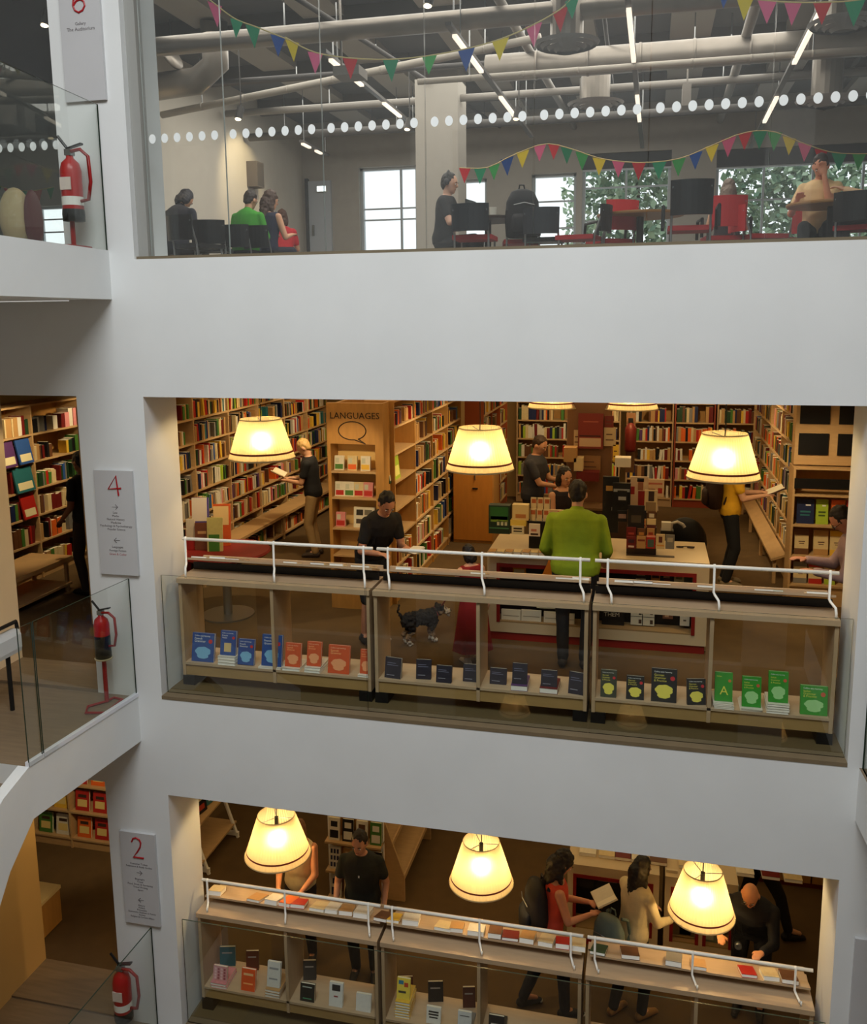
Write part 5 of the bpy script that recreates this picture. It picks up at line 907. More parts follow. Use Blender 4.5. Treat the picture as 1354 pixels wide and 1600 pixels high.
for k, (x0, y0, x1, y1, z, r, dk, lb) in enumerate(((.4, .9, 1.6, 9.3, 6.7, .03, 1, 'dark conduit running back left of the column'), (2.6, .8, 2.9, 9.3, 6.62, .05, 0, 'grey pipe running back above the headphones man'), (3.7, .8, 3.6, 9.3, 6.72, .025, 1, 'dark conduit running back over the dark table'),
      (5.2, .8, 5.3, 9.3, 6.6, .06, 0, 'grey pipe running back over the big black chair'), (6.6, .8, 6.9, 9.3, 6.68, .03, 1, 'dark conduit running back over the large window'), (-2.1, 4.9, 9, 5.1, 6.62, .03, 1, 'dark conduit crossing the cafe before the silver duct'), (-2.1, 6.2, 9, 6.2, 6.5, .05, 0, 'grey pipe crossing the cafe by the column'), (-2.1, 8.3, 9, 8.3, 6.55, .04, 1, 'dark pipe crossing close to the cafe windows'), (-2.1, 1.5, 9, 1.5, 6.66, .04, 1, 'dark pipe crossing close behind the cafe glass'))):
    t = thing('ceiling_pipe', lb, 'pipe', (x0, y0, z)); MB().tube([(0, 0, 0), (x1-x0, y1-y0, 0)], r, 10).build('pipe_run', M((70, 66, 64), .6) if dk else M((140, 134, 126), .5), t, smooth=True)
    for f in (.15, .4, .65, .9): MB().tube([((x1-x0)*f, (y1-y0)*f, 0), ((x1-x0)*f, (y1-y0)*f, 6.99-z)], .008, 5).build('hanger', STEEL, t)
def track(label, p0, p1, m0=.18, m1=.45):
    t = thing('light_track', label, 'light'); p0, p1 = Vector(p0), Vector(p1); d = (p1-p0).normalized(); s = d.cross(Vector((0,0,1))).normalized()*.03; up = Vector((0,0,.035))
    def bar(a, b, nm, mt, k=1., dz=0):
        o = Vector((0,0,dz)); MB().add([a-s*k+o, a+s*k+o, b+s*k+o, b-s*k+o, a-s*k+up+o, a+s*k+up+o, b+s*k+up+o, b-s*k+up+o], [(0,3,2,1),(4,5,6,7),(0,1,5,4),(1,2,6,5),(2,3,7,6),(3,0,4,7)]).build(nm, mt, t)
    bar(p0, p1, 'housing', M((96, 92, 88), .5))
    for f_ in (.1, .9): c_ = p0.lerp(p1, f_); MB().tube([c_, (c_.x, c_.y, max(7.0, c_.z+.05))], .006, 5).build('hanger', STEEL, t)
    for a, b in ((.05, .30), (.52, .72)): bar(p0.lerp(p1, a), p0.lerp(p1, b), 'tube', M((255, 236, 214), .4, emit=1.3), .8, -.03)
track('slim light track over the tables at the warm-lit side of the cafe', ony(505, 82, 2.2), ony(655, 205, 7.5)); track('slim light track above the headphones man', ony(700, 40, 2.0), ony(830, 215, 7.0)); track('slim light track running towards the tree window', ony(980, -8, 2.0), ony(1003, 232, 8.0)); track('slim light track at the far end of the cafe', ony(1292, -6, 2.2), ony(1172, 232, 8.5)); track('short light track low by the cafe door wall', ony(470, 222, 6.5), ony(512, 244, 8.5))
def cspot(label, u, v, y, warm=3.):
    P = ony(u, v, y); t = thing('ceiling_spotlight', label, 'light', P); MB().tube([(0, 0, .02), (.03, .03, .16)], .045, 12).build('housing', M((60, 56, 52), .5), t); MB().ball((0, 0, .015), (.04, .04, .02), 10, 6).build('lamp_face', M((255, 232, 190), .4, emit=warm), t); MB().tube([(.03, .03, .16), (.03, .03, 6.98-P.z)], .008, 6).build('stem', M((60, 56, 52), .5), t)
cspot('lit spotlight aimed at the warm cafe wall', 372, 188, 3.8, 6); cspot('lit spotlight hanging before the grey column', 636, 204, 5.5, 5); cspot('round lit globe spotlight right of the column', 806, 188, 5.0, 2); cspot('lit spotlight at the very top behind the glass', 668, 12, 1.6, 6); cspot('lit spotlight over the upper landing', 70, 42, 1.5, 6)
def diffuser(label, u, v, y, r):
    P = ony(u, v, y); t = thing('air_diffuser', label, 'vent', P)
    for k in range(4): MB().lathe([(r*(1-.22*k), 0-.02*k), (r*(1-.22*k)+.03, .03-.02*k), (r*(1-.22*k)-.04, .03-.02*k)], 30).build('ring', M((150, 148, 146), .5), t)
    MB().tube([(0, 0, 0), (0, 0, min(6.76, 6.89)-P.z)], r*.55, 20).build('neck', DUCT, t)
diffuser('round ceiling diffuser near the glass, above the black chair', 885, 72, 2.6, .30); diffuser('round ceiling diffuser over the tree window', 930, 165, 5.6, .34); diffuser('round ceiling diffuser at the far edge of the cafe', 1318, 40, 2.8, .3); diffuser('low round diffuser over the large tree window', 1290, 160, 5.0, .32)
for i, (u0, u1, v0, v1, y) in enumerate(((520, 560, 100, 118, 2.5), (905, 930, 120, 165, 5.8), (1065, 1080, 130, 165, 5.5))):
    a, b = ony(u0, v1, y), ony(u1, v0, y); tag(MB().box((a.x, y, a.z), (b.x, y+.3, b.z)).box((a.x+.05, y+.1, b.z), (a.x+.07, y+.12, 7.0)).build('service_box', M((140, 134, 126), .6)), ('grey service box under the cafe ceiling near the string of bunting', 'tall service box above the tree window', 'narrow service box beside the far pier')[i], 'box')
# seats and curtain seen over the upper landing
t = thing('curved_chair', 'cream shell chair with a dark red edge behind the upper landing glass', 'chair', (ony(25, 340, 1.2).x, 1.2, ZA)); MB().ball((0, 0, .62), (.17, .14, .3), 14, 10).build('shell', M((214, 186, 140), .6), t, smooth=True); MB().ball((.16, .06, .60), (.05, .14, .3), 12, 8).build('edge', M((92, 22, 36), .6), t, smooth=True); MB().tube([(0, 0, 0), (0, 0, .4)], .03).build('stem', STEEL, t)
t = thing('curved_chair', 'dark red shell chair next to the cream shell chair', 'chair', (ony(43, 345, 1.5).x, 1.5, ZA)); MB().ball((0, 0, .55), (.11, .14, .3), 14, 10).build('shell', M((92, 22, 36), .6), t, smooth=True); MB().tube([(0, 0, 0), (0, 0, .4)], .03).build('stem', STEEL, t)
bunting('string of dark bunting across the window over the upper landing', pts_y([(-10, 288), (20, 296), (50, 298), (85, 292)], 6), 6, .16, 9, [0, 4, 1, 0, 4, 0])
# ------------------------------------------------------------------ people and the dog
QUEUE = []
def rm(mb, name, mat, parent, vox=.012, sm=3, fuzz=0., fs=14., hook=None):
    o = mb.build(name, mat, parent); md = o.modifiers.new('r', 'REMESH'); md.mode = 'VOXEL'; md.voxel_size = vox
    s = o.modifiers.new('s', 'SMOOTH'); s.iterations = sm; s.factor = .5
    QUEUE.append((o, fuzz, fs, hook)); return o
def cap(b, p, q, r1, r2, n=12): b.tube([p, q], [r1, r2], n).ball(p, r1, n, 8).ball(q, r2, n, 8)
def ik(a, t, l1, l2, pole):
    a, t = Vector(a), Vector(t); d = t-a; L = min(d.length, (l1+l2)*.995); d.normalize(); t = a+d*L
    c = (l1*l1+L*L-l2*l2)/(2*l1*L); c = max(-1, min(1, c)); p = Vector(pole); p = (p-d*p.dot(d)).normalized()
    return a+d*(l1*c)+p*(l1*math.sqrt(1-c*c)), t
RINGS = [(.84, .10, .09, 0), (.90, .155, .108, -.005), (.98, .166, .116, -.005), (1.08, .148, .104, 0), (1.18, .152, .108, .005), (1.30, .170, .116, .006), (1.40, .172, .104, 0), (1.45, .125, .084, -.005), (1.485, .062, .06, -.008)]
SKIN = (206, 156, 124)
def person(label, loc, face, H=1.75, lean=0., head=(0, 0), L=(-.24, .06, .80), Rr=(.24, .06, .80), feet=((-.10, 0), (.10, 0)), sit=False, bulk=1., skin=SKIN, top=((40, 40, 44), 'short'), bottom=((30, 30, 34), 'long'), shoe=(34, 30, 30), hair=((40, 28, 20), 'short'), twist=0., glasses=False, group=None):
    rz = math.atan2(-face[0], face[1]); s = H/1.75
    t = thing('person', label, 'person', loc, rz); t.scale = (s, s, s)
    dzs = -.45 if sit else 0.; lr = R(lean); tw = R(twist); cl, sl_ = math.cos(lr), math.sin(lr); HB = bulk
    def T(x, y, z):
        wgt = max(0, min(1, (z-.90)/.16)); a = lr*wgt; zz = z-.94; b = tw*max(0, min(1, (z-1.0)/.3))
        x, y = x*math.cos(b)-y*math.sin(b), x*math.sin(b)+y*math.cos(b)
        return Vector((x, y*math.cos(a)+zz*math.sin(a), .94+zz*math.cos(a)-y*math.sin(a)+dzs))
    def torso(b, z0, z1, inf, bl=1.):
        rr = [r for r in RINGS if z0-1e-6 <= r[0] <= z1+1e-6]; v = []; f = []; n = 18
        for (z, rx, ry, cy) in rr:
            for k in range(n):
                a = 2*PI*k/n; v.append(T((rx*HB+inf)*math.cos(a), cy+(ry*(.5+.5*HB)+inf)*math.sin(a), z))
        for i in range(len(rr)-1):
            for k in range(n): f.append((i*n+k, i*n+(k+1) % n, (i+1)*n+(k+1) % n, (i+1)*n+k))
        f += [tuple(range(n-1, -1, -1)), tuple((len(rr)-1)*n+k for k in range(n))]; b.add(v, f)
    sm_ = M(skin, .55, var=.04, scale=20); body = MB(); torso(body, .84, 1.49, 0)
    # legs
    legs = []
    for sx, ft in zip((-1, 1), feet):
        hp = T(sx*.088*HB, 0, .90)
        if sit: kn = Vector((sx*.12, .42, .50)); an = Vector((sx*.12, .40+ft[1], .09))
        else: kn, an = ik(hp, (ft[0], ft[1]-.03, .085), .415, .415, (sx*.15, 1, 0))
        legs.append((hp, kn, an)); cap(body, hp, kn, .082*(.6+.4*HB), .054); cap(body, kn, an, .053, .036); cap(body, an, an+Vector((sx*.015, .13, -.045)), .034, .026)
    # arms and hands
    arms = []
    for sx, tg in zip((-1, 1), (L, Rr)):
        sh = T(sx*.166*HB, -.005, 1.392); el, wr = ik(sh, Vector(tg), .285, .255, (sx*.38, -.7, -.7)); arms.append((sh, el, wr))
        cap(body, sh, el, .052, .040); cap(body, el, wr, .039, .026)
        d = (wr-el).normalized(); up_ = Vector((0, 0, 1)) if abs(d.z) < .8 else Vector((0, -1, 0)); nx = d.cross(up_).normalized(); bk = nx.cross(d).normalized()
        rot = Matrix((nx, d, bk)).transposed(); pc = wr+d*.045; body.ball(pc, (.040, .052, .017), 10, 7, rot=rot)
        for k, ln in enumerate((.062, .074, .070, .054)):
            o_ = wr+d*.082+nx*(.030-.02*k); m1 = o_+d*ln*.55-bk*.008; e1 = m1+d*ln*.38-bk*ln*.38
            body.tube([o_-d*.02, o_, m1, e1], [.010, .0098, .0092, .0078], 7)
        tn = nx*(-sx); o_ = wr+d*.022+tn*.030; body.tube([o_-tn*.01, o_+tn*.022+d*.026-bk*.006, o_+tn*.026+d*.058-bk*.018], [.013, .0115, .009], 7)
    # head
    nb = T(0, -.008, 1.47); hp_ = R(head[0]); hy = R(head[1])
    HM = Matrix.Translation(nb) @ Matrix.Rotation(hy+tw, 4, 'Z') @ Matrix.Rotation(-(hp_*.5+lr*.7), 4, 'X') @ Matrix.Translation((0, .015, .155)) @ Matrix.Rotation(-hp_*.5, 4, 'X')
    hc = HM @ Vector((0, -.015, -.06)); cap(body, nb-Vector((0, 0, .03)), hc, .054, .050)
    for c, r in (((0, 0, .012), (.076, .096, .110)), ((0, .026, -.055), (.056, .064, .056)), ((0, .060, -.088), (.028, .026, .024)), ((.079, -.008, -.008), (.010, .022, .031)), ((-.079, -.008, -.008), (.010, .022, .031)), ((0, .075, .022), (.055, .02, .012))): body.ball(c, r, 14, 10, mat=HM)
    body.tube([(0, .086, .016), (0, .104, -.016), (0, .094, -.026)], [.009, .015, .010], 8, mat=HM)
    rm(body, 'body', sm_, t, .0095, 2)
    for sx in (-1, 1):
        e = MB().ball((sx*.031, .083, .004), (.0145, .010, .0085), 10, 6, mat=HM).build('eye', M((226, 220, 212), .3), t, smooth=True); MB().ball((sx*.031, .0915, .003), (.0062, .004, .0062), 8, 5, mat=HM).build('iris', M((44, 30, 24), .3), e)
        MB().tube([(sx*.016, .096, .026), (sx*.034, .094, .031), (sx*.05, .083, .026)], [.003, .0042, .0025], 6, mat=HM).build('eyebrow', M(hair[0], .8), t)
    MB().ball((0, .083, -.058), (.023, .010, .0065), 10, 6, mat=HM).build('mouth', M((150, 84, 74), .5), t, smooth=True)
    hcm = M(hair[0], .55, var=.22, scale=40, stretch=(4, 4, .6)); st = hair[1]
    if st != 'bald':
        h = MB(); k = 1.1 if st == 'curly' else 1.
        h.ball((0, -.020, .030), (.083*k, .098*k, .108*k), 14, 10, mat=HM).ball((0, -.050, -.025), (.068, .052, .062), 12, 8, mat=HM).ball((0, .012, .092), (.058, .048, .028), 12, 8, mat=HM)
        if st in ('bob', 'long', 'curly'):
            for sx in (-1, 1): h.ball((sx*.068, -.022, -.045), (.032*k, .058, .095), 10, 8, mat=HM)
            h.ball((0, -.062, -.06), (.074*k, .050, .10), 12, 8, mat=HM)
        if st in ('long', 'curly'):
            bt = HM @ Vector((0, -.065, -.04)); lo = bt+Vector((0, -.05-.25*sl_*0, -.36 if st == 'long' else -.2)); cap(h, bt, lo, .085, .055 if st == 'long' else .07)
            for sx in (-1, 1): a0 = HM @ Vector((sx*.07, -.01, -.06)); cap(h, a0, a0+Vector((sx*.02, .0, -.25 if st == 'long' else -.12)), .036, .024)
        rm(h, 'hair', hcm, t, .011, 1, .014 if st == 'curly' else .010, 26 if st == 'curly' else 34)
    if glasses:
        b = MB()
        for sx in (-1, 1): b.tube([(sx*.033+.024*math.cos(a), .102, .004+.018*math.sin(a)) for a in [2*PI*k/12 for k in range(13)]], .0025, 5, mat=HM); b.tube([(sx*.057, .10, .006), (sx*.082, .0, .004)], .0022, 5, mat=HM)
        b.build('spectacles', M((26, 24, 24), .3), t)
    # clothes
    tc, sleeve = top
    if tc:
        b = MB(); torso(b, .90 if not (bottom[1] == 'dress') else .98, 1.45 if sleeve == 'none' else 1.486, .019 if sleeve != 'none' else .014)
        for (sh, el, wr), sx in zip(arms, (-1, 1)):
            if sleeve == 'short': cap(b, sh, sh.lerp(el, .62), .064, .058)
            elif sleeve == 'long': cap(b, sh, el, .062, .053); cap(b, el, el.lerp(wr, .93), .052, .039)
            elif sleeve == 'none': b.ball(T(sx*.125*HB, 0, 1.42), (.045, .06, .045), 10, 7)
        if sleeve == 'long': cap(b, nb+Vector((0, 0, -.03)), nb+Vector((0, 0, .005)), .072, .066)
        rm(b, 'jumper' if sleeve == 'long' else 'shirt', M(tc, .85, var=.06, scale=12, bump=.15, bscale=90), t, .012, 3, .0035, 9)
    bc, kind = bottom; bm = M(bc, .85, var=.06, scale=14, bump=.15, bscale=120)
    if kind in ('long', 'short', 'cropped'):
        b = MB(); torso(b, .84, .985, .009)
        for hp, kn, an in legs:
            cap(b, hp, kn, .094*(.6+.4*HB), .068)
            if kind == 'long': cap(b, kn, an+Vector((0, 0, .01)), .067, .054)
        rm(b, 'trousers' if kind == 'long' else 'shorts', bm, t, .012, 2, .003, 10)
    else:
        v = []; f = []; n = 28; rr = [(1.12, .16, .115), (1.0, .185, .14), (.80, .22, .17), (.55, .25, .20), (.22, .30, .24)]
        for i, (z, rx, ry) in enumerate(rr):
            for k in range(n): a = 2*PI*k/n; w_ = 1+(.05*i/4)*math.sin(a*7); p = T(rx*w_*math.cos(a), ry*w_*math.sin(a), z); v.append(p)
        for i in range(len(rr)-1):
            for k in range(n): f.append((i*n+k, (i+1)*n+k, (i+1)*n+(k+1) % n, i*n+(k+1) % n))
        MB().add(v, f).build('skirt', bm, t, smooth=True)
    for hp, kn, an in legs:
        sx = -1 if an.x < 0 else 1; b = MB(); d = Vector((sx*.02, .17, 0)); a0 = Vector((an.x, an.y, an.z-.035))
        if not sit: a0.z = .045
        cap(b, a0-Vector((0, .035, 0)), a0+d*.5, .044, .044); cap(b, a0+d*.5, a0+d+Vector((0, 0, -.012)), .043, .031); cap(b, an, a0, .046, .043)
        sh_ = rm(b, 'shoe', M(shoe, .6), t, .011, 2)
        if shoe[0] > 90 or 'trainers' in label: pass
        MB().ball(a0+d+Vector((0, .012, -.018)), (.032, .026, .018), 10, 6).build('toe_cap', M((216, 210, 198) if shoe == (20, 20, 22) else shoe, .6), sh_, smooth=True)
    return t
def held_book(label, pos, face, w_, h, ang, cover, spread=1.9):
    rz = math.atan2(-face[0], face[1]); t = thing('open_book', label, 'book', pos, rz); t.rotation_euler = (R(ang), 0, rz)
    for sx in (-1, 1):
        a = (PI-spread)/2*-sx; m = Matrix.Rotation(-sx*(PI-spread)/2*.6, 4, 'Y')
        MB().box((0 if sx > 0 else -w_, 0, -.004), (w_ if sx > 0 else 0, h, 0), mat=m).build('cover', CM(cover), t); MB().box((.002 if sx > 0 else -w_+.006, .004, .0), (w_-.006 if sx > 0 else -.002, h-.004, .012), mat=m).build('pages', PAGE, t)
    return t
def dirv(rz_face): return Vector((rz_face[0], rz_face[1], 0)).normalized()
BK = (22, 22, 25); DN = (32, 36, 52); RD_ = lambda a, b, c: ((-a, b, c), (a, b, c))
# middle floor
f = (.74, -.67); p = Vector((1.48, 1.74, ZB)); l, r = (-.10, .52, 1.10), (.20, .50, 1.08)
person('person in a black t-shirt and shorts bending over the ledge by the LANGUAGES display', p, f, 1.78, 30, (20, -8), l, r, ((-.10, -.03), (.10, .03)), skin=(190, 134, 104), top=(BK, 'short'), bottom=((24, 24, 28), 'short'), shoe=(20, 20, 22), hair=((18, 15, 14), 'short'))
rucksack('black rucksack on the back of the person bending over the ledge', tuple(p+dirv(f)*-.02+Vector((0, 0, 1.0))), math.atan2(-f[0], f[1]), 1., tilt=-R(30))
held_book('open book in the hands of the person bending over the ledge', tuple(p+dirv(f)*.62+Vector((.02, 0, 1.10))), f, .13, .2, 10, 'white')
f = (-1, -.12); p = Vector((-.36, 4.85, ZB)); l, r = RD_(.10, .36, 1.14)
person('fair-haired person in black t-shirt and beige trousers reading beside the long bookcase', p, f, 1.72, 6, (34, 0), l, r, top=(BK, 'short'), bottom=((168, 140, 96), 'long'), shoe=(60, 48, 40), hair=((186, 150, 92), 'short'))
held_book('open book held by the fair-haired person at the long bookcase', tuple(p+dirv(f)*.42+Vector((0, 0, 1.14))), f, .14, .2, 25, 'tan')
person('person in a bright olive green sweater standing at the cash desk, seen from behind', (3.62, 1.50, ZB), (0.04, 1), 1.84, 8, (14, 0), (-.25, .22, .97), (.25, .25, .97), bulk=1.30, top=((128, 152, 26), 'long'), bottom=((18, 18, 20), 'long'), hair=((20, 16, 15), 'short'))
P = onz(878, 727, ZB+1.66); f = (.75, -.66)
person('dark-haired person in a dark floral dress behind the cash desk, smiling', (P.x-.02, P.y, ZB), f, 1.66, 6, (12, -10), (-.16, .30, 1.0), (.16, .30, 1.0), skin=(204, 150, 116), top=((34, 26, 32), 'none'), bottom=((34, 26, 32), 'dress'), hair=((26, 18, 16), 'bob'))
P = onz(836, 679, ZB+1.80); f = (1, -.2); p = Vector((P.x-.03, P.y, ZB))
person('broad person in a grey-blue t-shirt reading a sheet behind the cash desk', p, f, 1.80, 5, (26, -10), (-.12, .40, 1.12), (.12, .40, 1.10), bulk=1.28, top=((58, 60, 70), 'short'), bottom=(BK, 'long'), hair=((52, 36, 26), 'short'))
held_book('white sheet of papers read by the person in the grey-blue t-shirt', tuple(p+dirv(f)*.46+Vector((0, 0, 1.14))), f, .18, .26, 22, 'white')
f = (1, .02); p = Vector((5.30, 4.55, ZB)); l, r = RD_(.11, .36, 1.16)
person('person in a yellow t-shirt and black jeans reading, head hidden by the lamp', p, f, 1.80, 3, (30, 0), l, r, top=((222, 168, 36), 'short'), bottom=(BK, 'long'), shoe=(120, 104, 80), hair=((40, 28, 20), 'short'))
held_book('thick open book held by the person in the yellow t-shirt', tuple(p+dirv(f)*.44+Vector((0, 0, 1.17))), f, .13, .21, 25, 'dark red')
rucksack('dark brown rucksack on the back of the person in yellow', tuple(p-dirv(f)*.20+Vector((0, 0, 1.0))), math.atan2(-f[0], f[1]), 1.1, M((46, 28, 20), .7))
f = (-.62, .78); p = Vector((2.64, 1.36, ZB))
person('child in a long red dress stretching an arm down to the dog', p, f, 1.20, 8, (20, 10), (-.10, .62, .86), (.25, .05, .84), skin=(200, 150, 120), top=((128, 18, 20), 'none'), bottom=((128, 18, 20), 'dress'), shoe=(200, 190, 180), hair=((24, 17, 15), 'bob'))
P = onz(1316, 787, ZB+1.74); f = (-1, .10)
person('person in spectacles and grey-pink shirt at the opening edge, looking down at books', (P.x+.20, P.y, ZB), f, 1.75, 12, (40, 0), (-.08, .40, 1.12), (.10, .46, 1.18), skin=(170, 116, 92), top=((140, 116, 116), 'long'), bottom=((60, 52, 56), 'long'), hair=((28, 22, 20), 'short'), glasses=True)
f = (-1, .25); p = Vector((-2.50, 2.62, ZB))
person('dark-dressed person standing before the magazine bookcase, by the sign numbered 4', p, f, 1.80, 2, (14, 0), (-.2, .18, .95), (.22, .10, .86), top=((16, 16, 18), 'short'), bottom=((46, 34, 28), 'long'), shoe=(20, 18, 18), hair=((20, 15, 13), 'short'), skin=(120, 80, 60))
# lower floor
f = (.06, -1); p = Vector((.80, 1.16, ZC))
person('person in a sleeveless cream top whose face is behind the left lamp, lower floor', p, f, 1.70, 4, (30, 0), (-.13, .34, 1.08), (.13, .34, 1.08), skin=(204, 140, 100), top=((222, 200, 152), 'none'), bottom=((40, 30, 30), 'long'), hair=((122, 82, 50), 'long'))
f = (.12, -1); p = Vector((1.53, 1.06, ZC))
person('person in a dark t-shirt looking down, in front of the wire-sided rack', p, f, 1.72, 6, (12, -8), (-.24, .12, .90), (.25, .22, .96), bulk=1.08, skin=(190, 136, 104), top=((26, 30, 26), 'short'), bottom=(BK, 'long'), shoe=(22, 20, 20), hair=((24, 19, 17), 'short'))
MB().box((-.007, -.004, -.012), (.007, 0, .012)).build('badge', WHITE, None).parent = None
o = D.objects['badge']; o.location = (1.55, .885, ZC+1.27); tag(o, 'small white pendant on the dark t-shirt by the wire-sided rack', 'pendant')
f = (.93, .36); p = Vector((3.47, 1.02, ZC)); l, r = (-.06, .40, 1.12), (.13, .36, 1.12)
person('curly-haired person in an orange-red vest reading, black rucksack on the back, lower floor', p, f, 1.74, 6, (32, 0), l, r, ((-.10, -.22), (.10, .16)), skin=(206, 142, 104), top=((206, 70, 44), 'none'), bottom=((24, 28, 44), 'long'), shoe=(20, 20, 22), hair=((20, 15, 14), 'curly'))
held_book('open book with bright pages held by the person in the orange-red vest', tuple(p+dirv(f)*.46+Vector((0, 0, 1.12))), f, .14, .21, 22, 'cream')
rucksack('large black rucksack on the person in the orange-red vest', tuple(p-dirv(f)*.145+Vector((0, 0, .90))), math.atan2(-f[0], f[1]), 1.18)
P = onz(992, 1346, ZC+1.66); f = (.72, .70); p = Vector((P.x, min(P.y, 1.62), ZC))
person('person with long black hair in a cream top, seen from behind at the lower counter', p, f, 1.68, 5, (26, 4), (-.12, .34, 1.04), (.16, .36, 1.04), ((-.10, -.12), (.10, .08)), top=((216, 196, 150), 'long'), bottom=((26, 26, 34), 'long'), shoe=(150, 110, 60), hair=((16, 13, 12), 'long'))
t = rucksack('grey-green slouching shoulder bag of the person with long black hair', tuple(p-dirv(f)*.24+Vector((-.05, -.02, .70))), math.atan2(-f[0], f[1])+.2, 1.05, M((92, 104, 96), .75, var=.1, scale=9), straps=True)
f = (-.22, -1); p = Vector((5.40, 1.46, ZC))
person('bald person in black with spectacles bending over the lower ledge', p, f, 1.74, 34, (8, -4), (-.14, .60, 1.12), (.24, .52, 1.12), bulk=1.18, skin=(214, 150, 106), top=(BK, 'long'), bottom=((26, 26, 30), 'long'), hair=((120, 96, 76), 'bald'), glasses=True)
t = thing('pocket_camera', 'small silver and black camera hanging at the chest of the bald person', 'camera', tuple(p+dirv(f)*.34+Vector((-.10, 0, .98)))); MB().box((-.045, -.03, -.06), (.045, .02, .06)).build('housing', BLACKM, t); MB().lathe([(0, 0), (.034, 0), (.034, .04), (.024, .045), (0, .03)], 18, mat=Matrix.Translation((0, -.03, .0)) @ Matrix.Rotation(PI/2, 4, 'X')).build('lens', STEEL, t, smooth=True); MB().tube([(-.04, 0, .06), (.0, .10, .32), (.04, 0, .06)], .006, 6).build('neck_strap', BLACKM, t)
f = (.9, .3)
person('person in dark jeans and khaki top striding away behind the bald person', (5.62, 2.62, ZC), f, 1.72, 10, (10, 0), (-.2, -.2, .92), (.22, .3, .98), ((-.10, -.30), (.10, .34)), top=((120, 100, 66), 'long'), bottom=((30, 26, 28), 'long'), hair=((24, 18, 16), 'short'))
# cafe
def seated(label, u, y, f, **kw):
    kw.setdefault('L', (-.18, .34, .72)); kw.setdefault('Rr', (.18, .34, .72)); P = ony(u, 320, y)
    return person(label, (P.x, y, ZA), f, sit=True, **kw), Vector((P.x, y, ZA))
t, p = seated('seated person in a black t-shirt with headphones, in profile before the grey column', 692, 4.1, (1, -.06), H=1.76, lean=6, head=(8, 0), L=(-.14, .36, .86), Rr=(.16, .34, .84), top=(BK, 'short'), hair=((24, 19, 17), 'short'), skin=(206, 160, 134))
h = thing('headphones', 'dark headphones worn by the seated person in profile', 'headphones', (p.x+.07, p.y, ZA+1.19)); b = MB()
b.tube([(.0, .098*math.cos(a), .02+.125*math.sin(a)) for a in [PI*k/12 for k in range(13)]], .010, 6); b.build('headband', BLACKM, h)
for sy in (-.1, .1): MB().ball((0, sy, .0), (.035, .018, .042), 12, 8).build('ear_cup', M((40, 40, 44), .4), h, smooth=True)
seated('seated person in a bright green hooded top, seen from behind', 381, 4.5, (.08, 1), lean=12, head=(16, -14), top=((62, 150, 42), 'long'), bottom=((52, 54, 70), 'long'), hair=((44, 32, 26), 'short'), bulk=1.1)
seated('seated person with brown wavy hair and a navy sleeveless top, seen from behind', 414, 4.7, (.25, 1), H=1.74, lean=8, head=(10, -30), top=((34, 36, 58), 'none'), bottom=((34, 36, 52), 'long'), hair=((72, 50, 38), 'curly'))
seated('seated person in red just visible beyond the brown-haired person', 440, 6.7, (-.5, .9), lean=4, H=1.72, top=((200, 44, 52), 'short'), hair=((80, 50, 34), 'bob'))
seated('seated person in a dark coat half hidden by the grey reveal', 268, 3.7, (.3, 1), H=1.74, lean=18, head=(40, 0), bulk=1.25, top=((40, 42, 54), 'long'), hair=((34, 34, 44), 'bob'))
seated('seated person with long grey-brown hair and patterned dark top, seen from behind', 1137, 5.2, (.05, 1), H=1.68, lean=4, top=((40, 30, 36), 'none'), hair=((128, 112, 100), 'long'))
seated('seated person in a cream shirt resting the forehead on one hand', 1280, 4.4, (-.22, -1), H=1.84, lean=14, head=(30, 0), L=(-.05, .37, 1.02), Rr=(.2, .36, .80), top=((226, 190, 138), 'short'), hair=((44, 32, 26), 'short'), skin=(204, 142, 110))
seated('seated person in pale sleeves and dark trousers at the edge of the cafe view', 1392, 3.4, (-1, .2), H=1.84, lean=6, head=(20, 0), L=(-.10, .42, .80), Rr=(.1, .36, .8), top=((204, 168, 130), 'long'), bottom=((40, 36, 44), 'long'), hair=((34, 28, 28), 'short'))
# the dog
dgt = thing('dog', 'small shaggy black and tan dog with a grey beard standing beside the child in red', 'dog', (2.0, 1.80, ZB), R(-52)); dgt.scale = (.74, .74, .74); b = MB()
for pz in ((-.20, .36), (-.10, .37), (.02, .37), (.12, .38)): b.ball((0, pz[0], pz[1]), (.108, .115, .115), 12, 8)
b.ball((0, .16, .34), (.105, .10, .13), 12, 8); cap(b, (0, .18, .40), (0, .26, .45), .085, .07); b.ball((0, .30, .455), (.082, .088, .078), 12, 8); cap(b, (0, .34, .43), (0, .42, .40), .052, .038); b.ball((0, .425, .375), (.036, .034, .052), 10, 7)
for sx in (-1, 1):
    b.ball((sx*.078, .28, .47), (.024, .04, .062), 10, 7)
    cap(b, (sx*.06, .16, .30), (sx*.06, .15, .17), .045, .034); cap(b, (sx*.06, .15, .17), (sx*.06, .16, .035), .034, .028); b.ball((sx*.06, .18, .028), (.032, .045, .028), 10, 6)
    cap(b, (sx*.065, -.20, .32), (sx*.065, -.15, .21), .062, .042); cap(b, (sx*.065, -.15, .21), (sx*.065, -.25, .14), .038, .028); cap(b, (sx*.065, -.25, .14), (sx*.065, -.22, .035), .028, .026); b.ball((sx*.065, -.20, .028), (.03, .044, .028), 10, 6)
cap(b, (0, -.29, .42), (0, -.36, .52), .022, .014); cap(b, (0, -.36, .52), (0, -.33, .62), .014, .008)
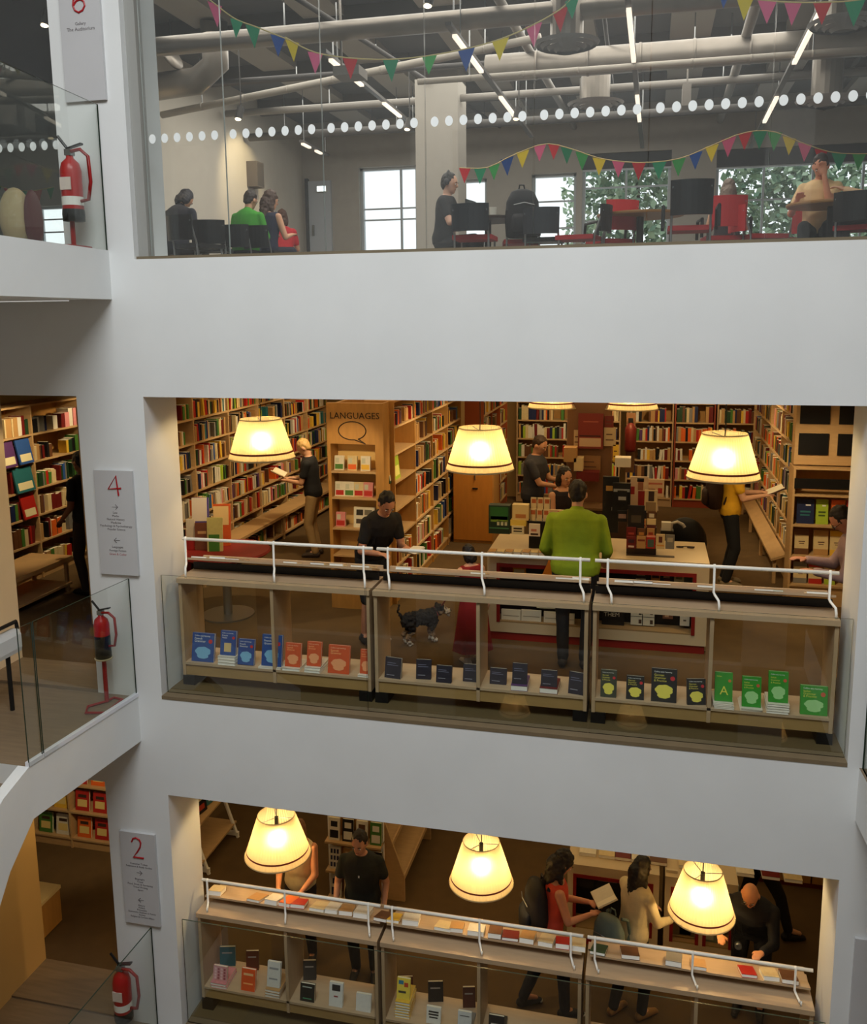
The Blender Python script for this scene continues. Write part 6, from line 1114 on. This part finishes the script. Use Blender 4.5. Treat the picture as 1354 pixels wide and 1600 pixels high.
def dogpaint(me):
    for c in ((30, 27, 27), (132, 106, 78), (196, 184, 166)): me.materials.append(M(c, .9, var=.25, scale=40))
    for pl in me.polygons:
        c = pl.center; n = mnoise.noise(c*12)*.05; k = 0
        if c.z < .20+n: k = 1
        if c.z < .07+n: k = 2
        if c.y > .335+n*.5: k = 2
        elif c.y > .24+n and c.z < .46: k = 1
        pl.material_index = k
rm(b, 'body', [], dgt, .010, 1, .024, 26, dogpaint)
for sx in (-1, 1): MB().ball((sx*.034, .372, .475), .011, 8, 6).build('eye', BLACKM, dgt)
MB().ball((0, .462, .41), (.018, .012, .012), 8, 6).build('nose', BLACKM, dgt); MB().tube([(.0, .19, .30), (.10, .22, .41), (0, .20, .50), (-.10, .22, .41), (0, .19, .30)], .008, 6).build('collar', M((120, 40, 34), .6), dgt)
t = thing('dog_lead', 'thin red lead between the child in red and the dog', 'lead', (2.14, 1.92, ZB)); MB().tube([(0, 0, .30), (.12, -.06, .48), (.24, -.16, .68)], .008, 6).build('strap', M((120, 40, 34), .6), t)
# resolve the one-surface figures
C.view_layer.update(); dg = C.evaluated_depsgraph_get()
done = [(o, D.meshes.new_from_object(o.evaluated_get(dg)), fz, fs, hk) for o, fz, fs, hk in QUEUE]
for o, me, fz, fs, hk in done:
    o.modifiers.clear(); o.data = me
    if fz:
        nrm = [v.normal.copy() for v in me.vertices]; cos = []
        for v, n_ in zip(me.vertices, nrm):
            p_ = v.co*fs; cos.extend(v.co+n_*(fz*(mnoise.noise(p_)+.5*mnoise.noise(p_*2.3))))
        me.vertices.foreach_set('co', cos); me.update()
    me.polygons.foreach_set('use_smooth', [True]*len(me.polygons))
    if hk: hk(me)
# ------------------------------------------------------------------ the shelved books: the largest in view one by one, the rest as one mass
have = sum(1 for o in D.objects if o.get('category') == 'book')
SPINES.sort(key=lambda s: -s[3]); top_n = max(40, 298-have)
for mat, c, lab, a in SPINES[:top_n]:
    o = put('book', bookmesh(c)); o.matrix_world = mat; tag(o, lab, 'book', 'books on the bookcase shelves')
b = MB(); mi = {c: i for i, c in enumerate(PN)}
for mat, c, lab, a in SPINES[top_n:]:
    b.add([(0,0,0),(1,0,0),(1,1,0),(0,1,0),(0,0,1),(1,0,1),(1,1,1),(0,1,1)], [(4,5,6,7),(0,1,5,4),(1,2,6,5),(3,0,4,7)], [len(PN), mi[c], mi[c], mi[c]], mat)
o = b.build('shelved_books', [CM(c) for c in PN]+[PAGE]); tag(o, 'smaller spines filling the shelves of every bookcase', 'books', kind='stuff')
# lettering becomes plain mesh
C.view_layer.update(); dg = C.evaluated_depsgraph_get()
for o in [o for o in D.objects if o.type == 'FONT']:
    me = D.meshes.new_from_object(o.evaluated_get(dg)); n = o.name; pa, lo, ro = o.parent, o.location.copy(), o.rotation_euler.copy()
    D.objects.remove(o); put(n.split('.')[0], me, pa, lo, ro)
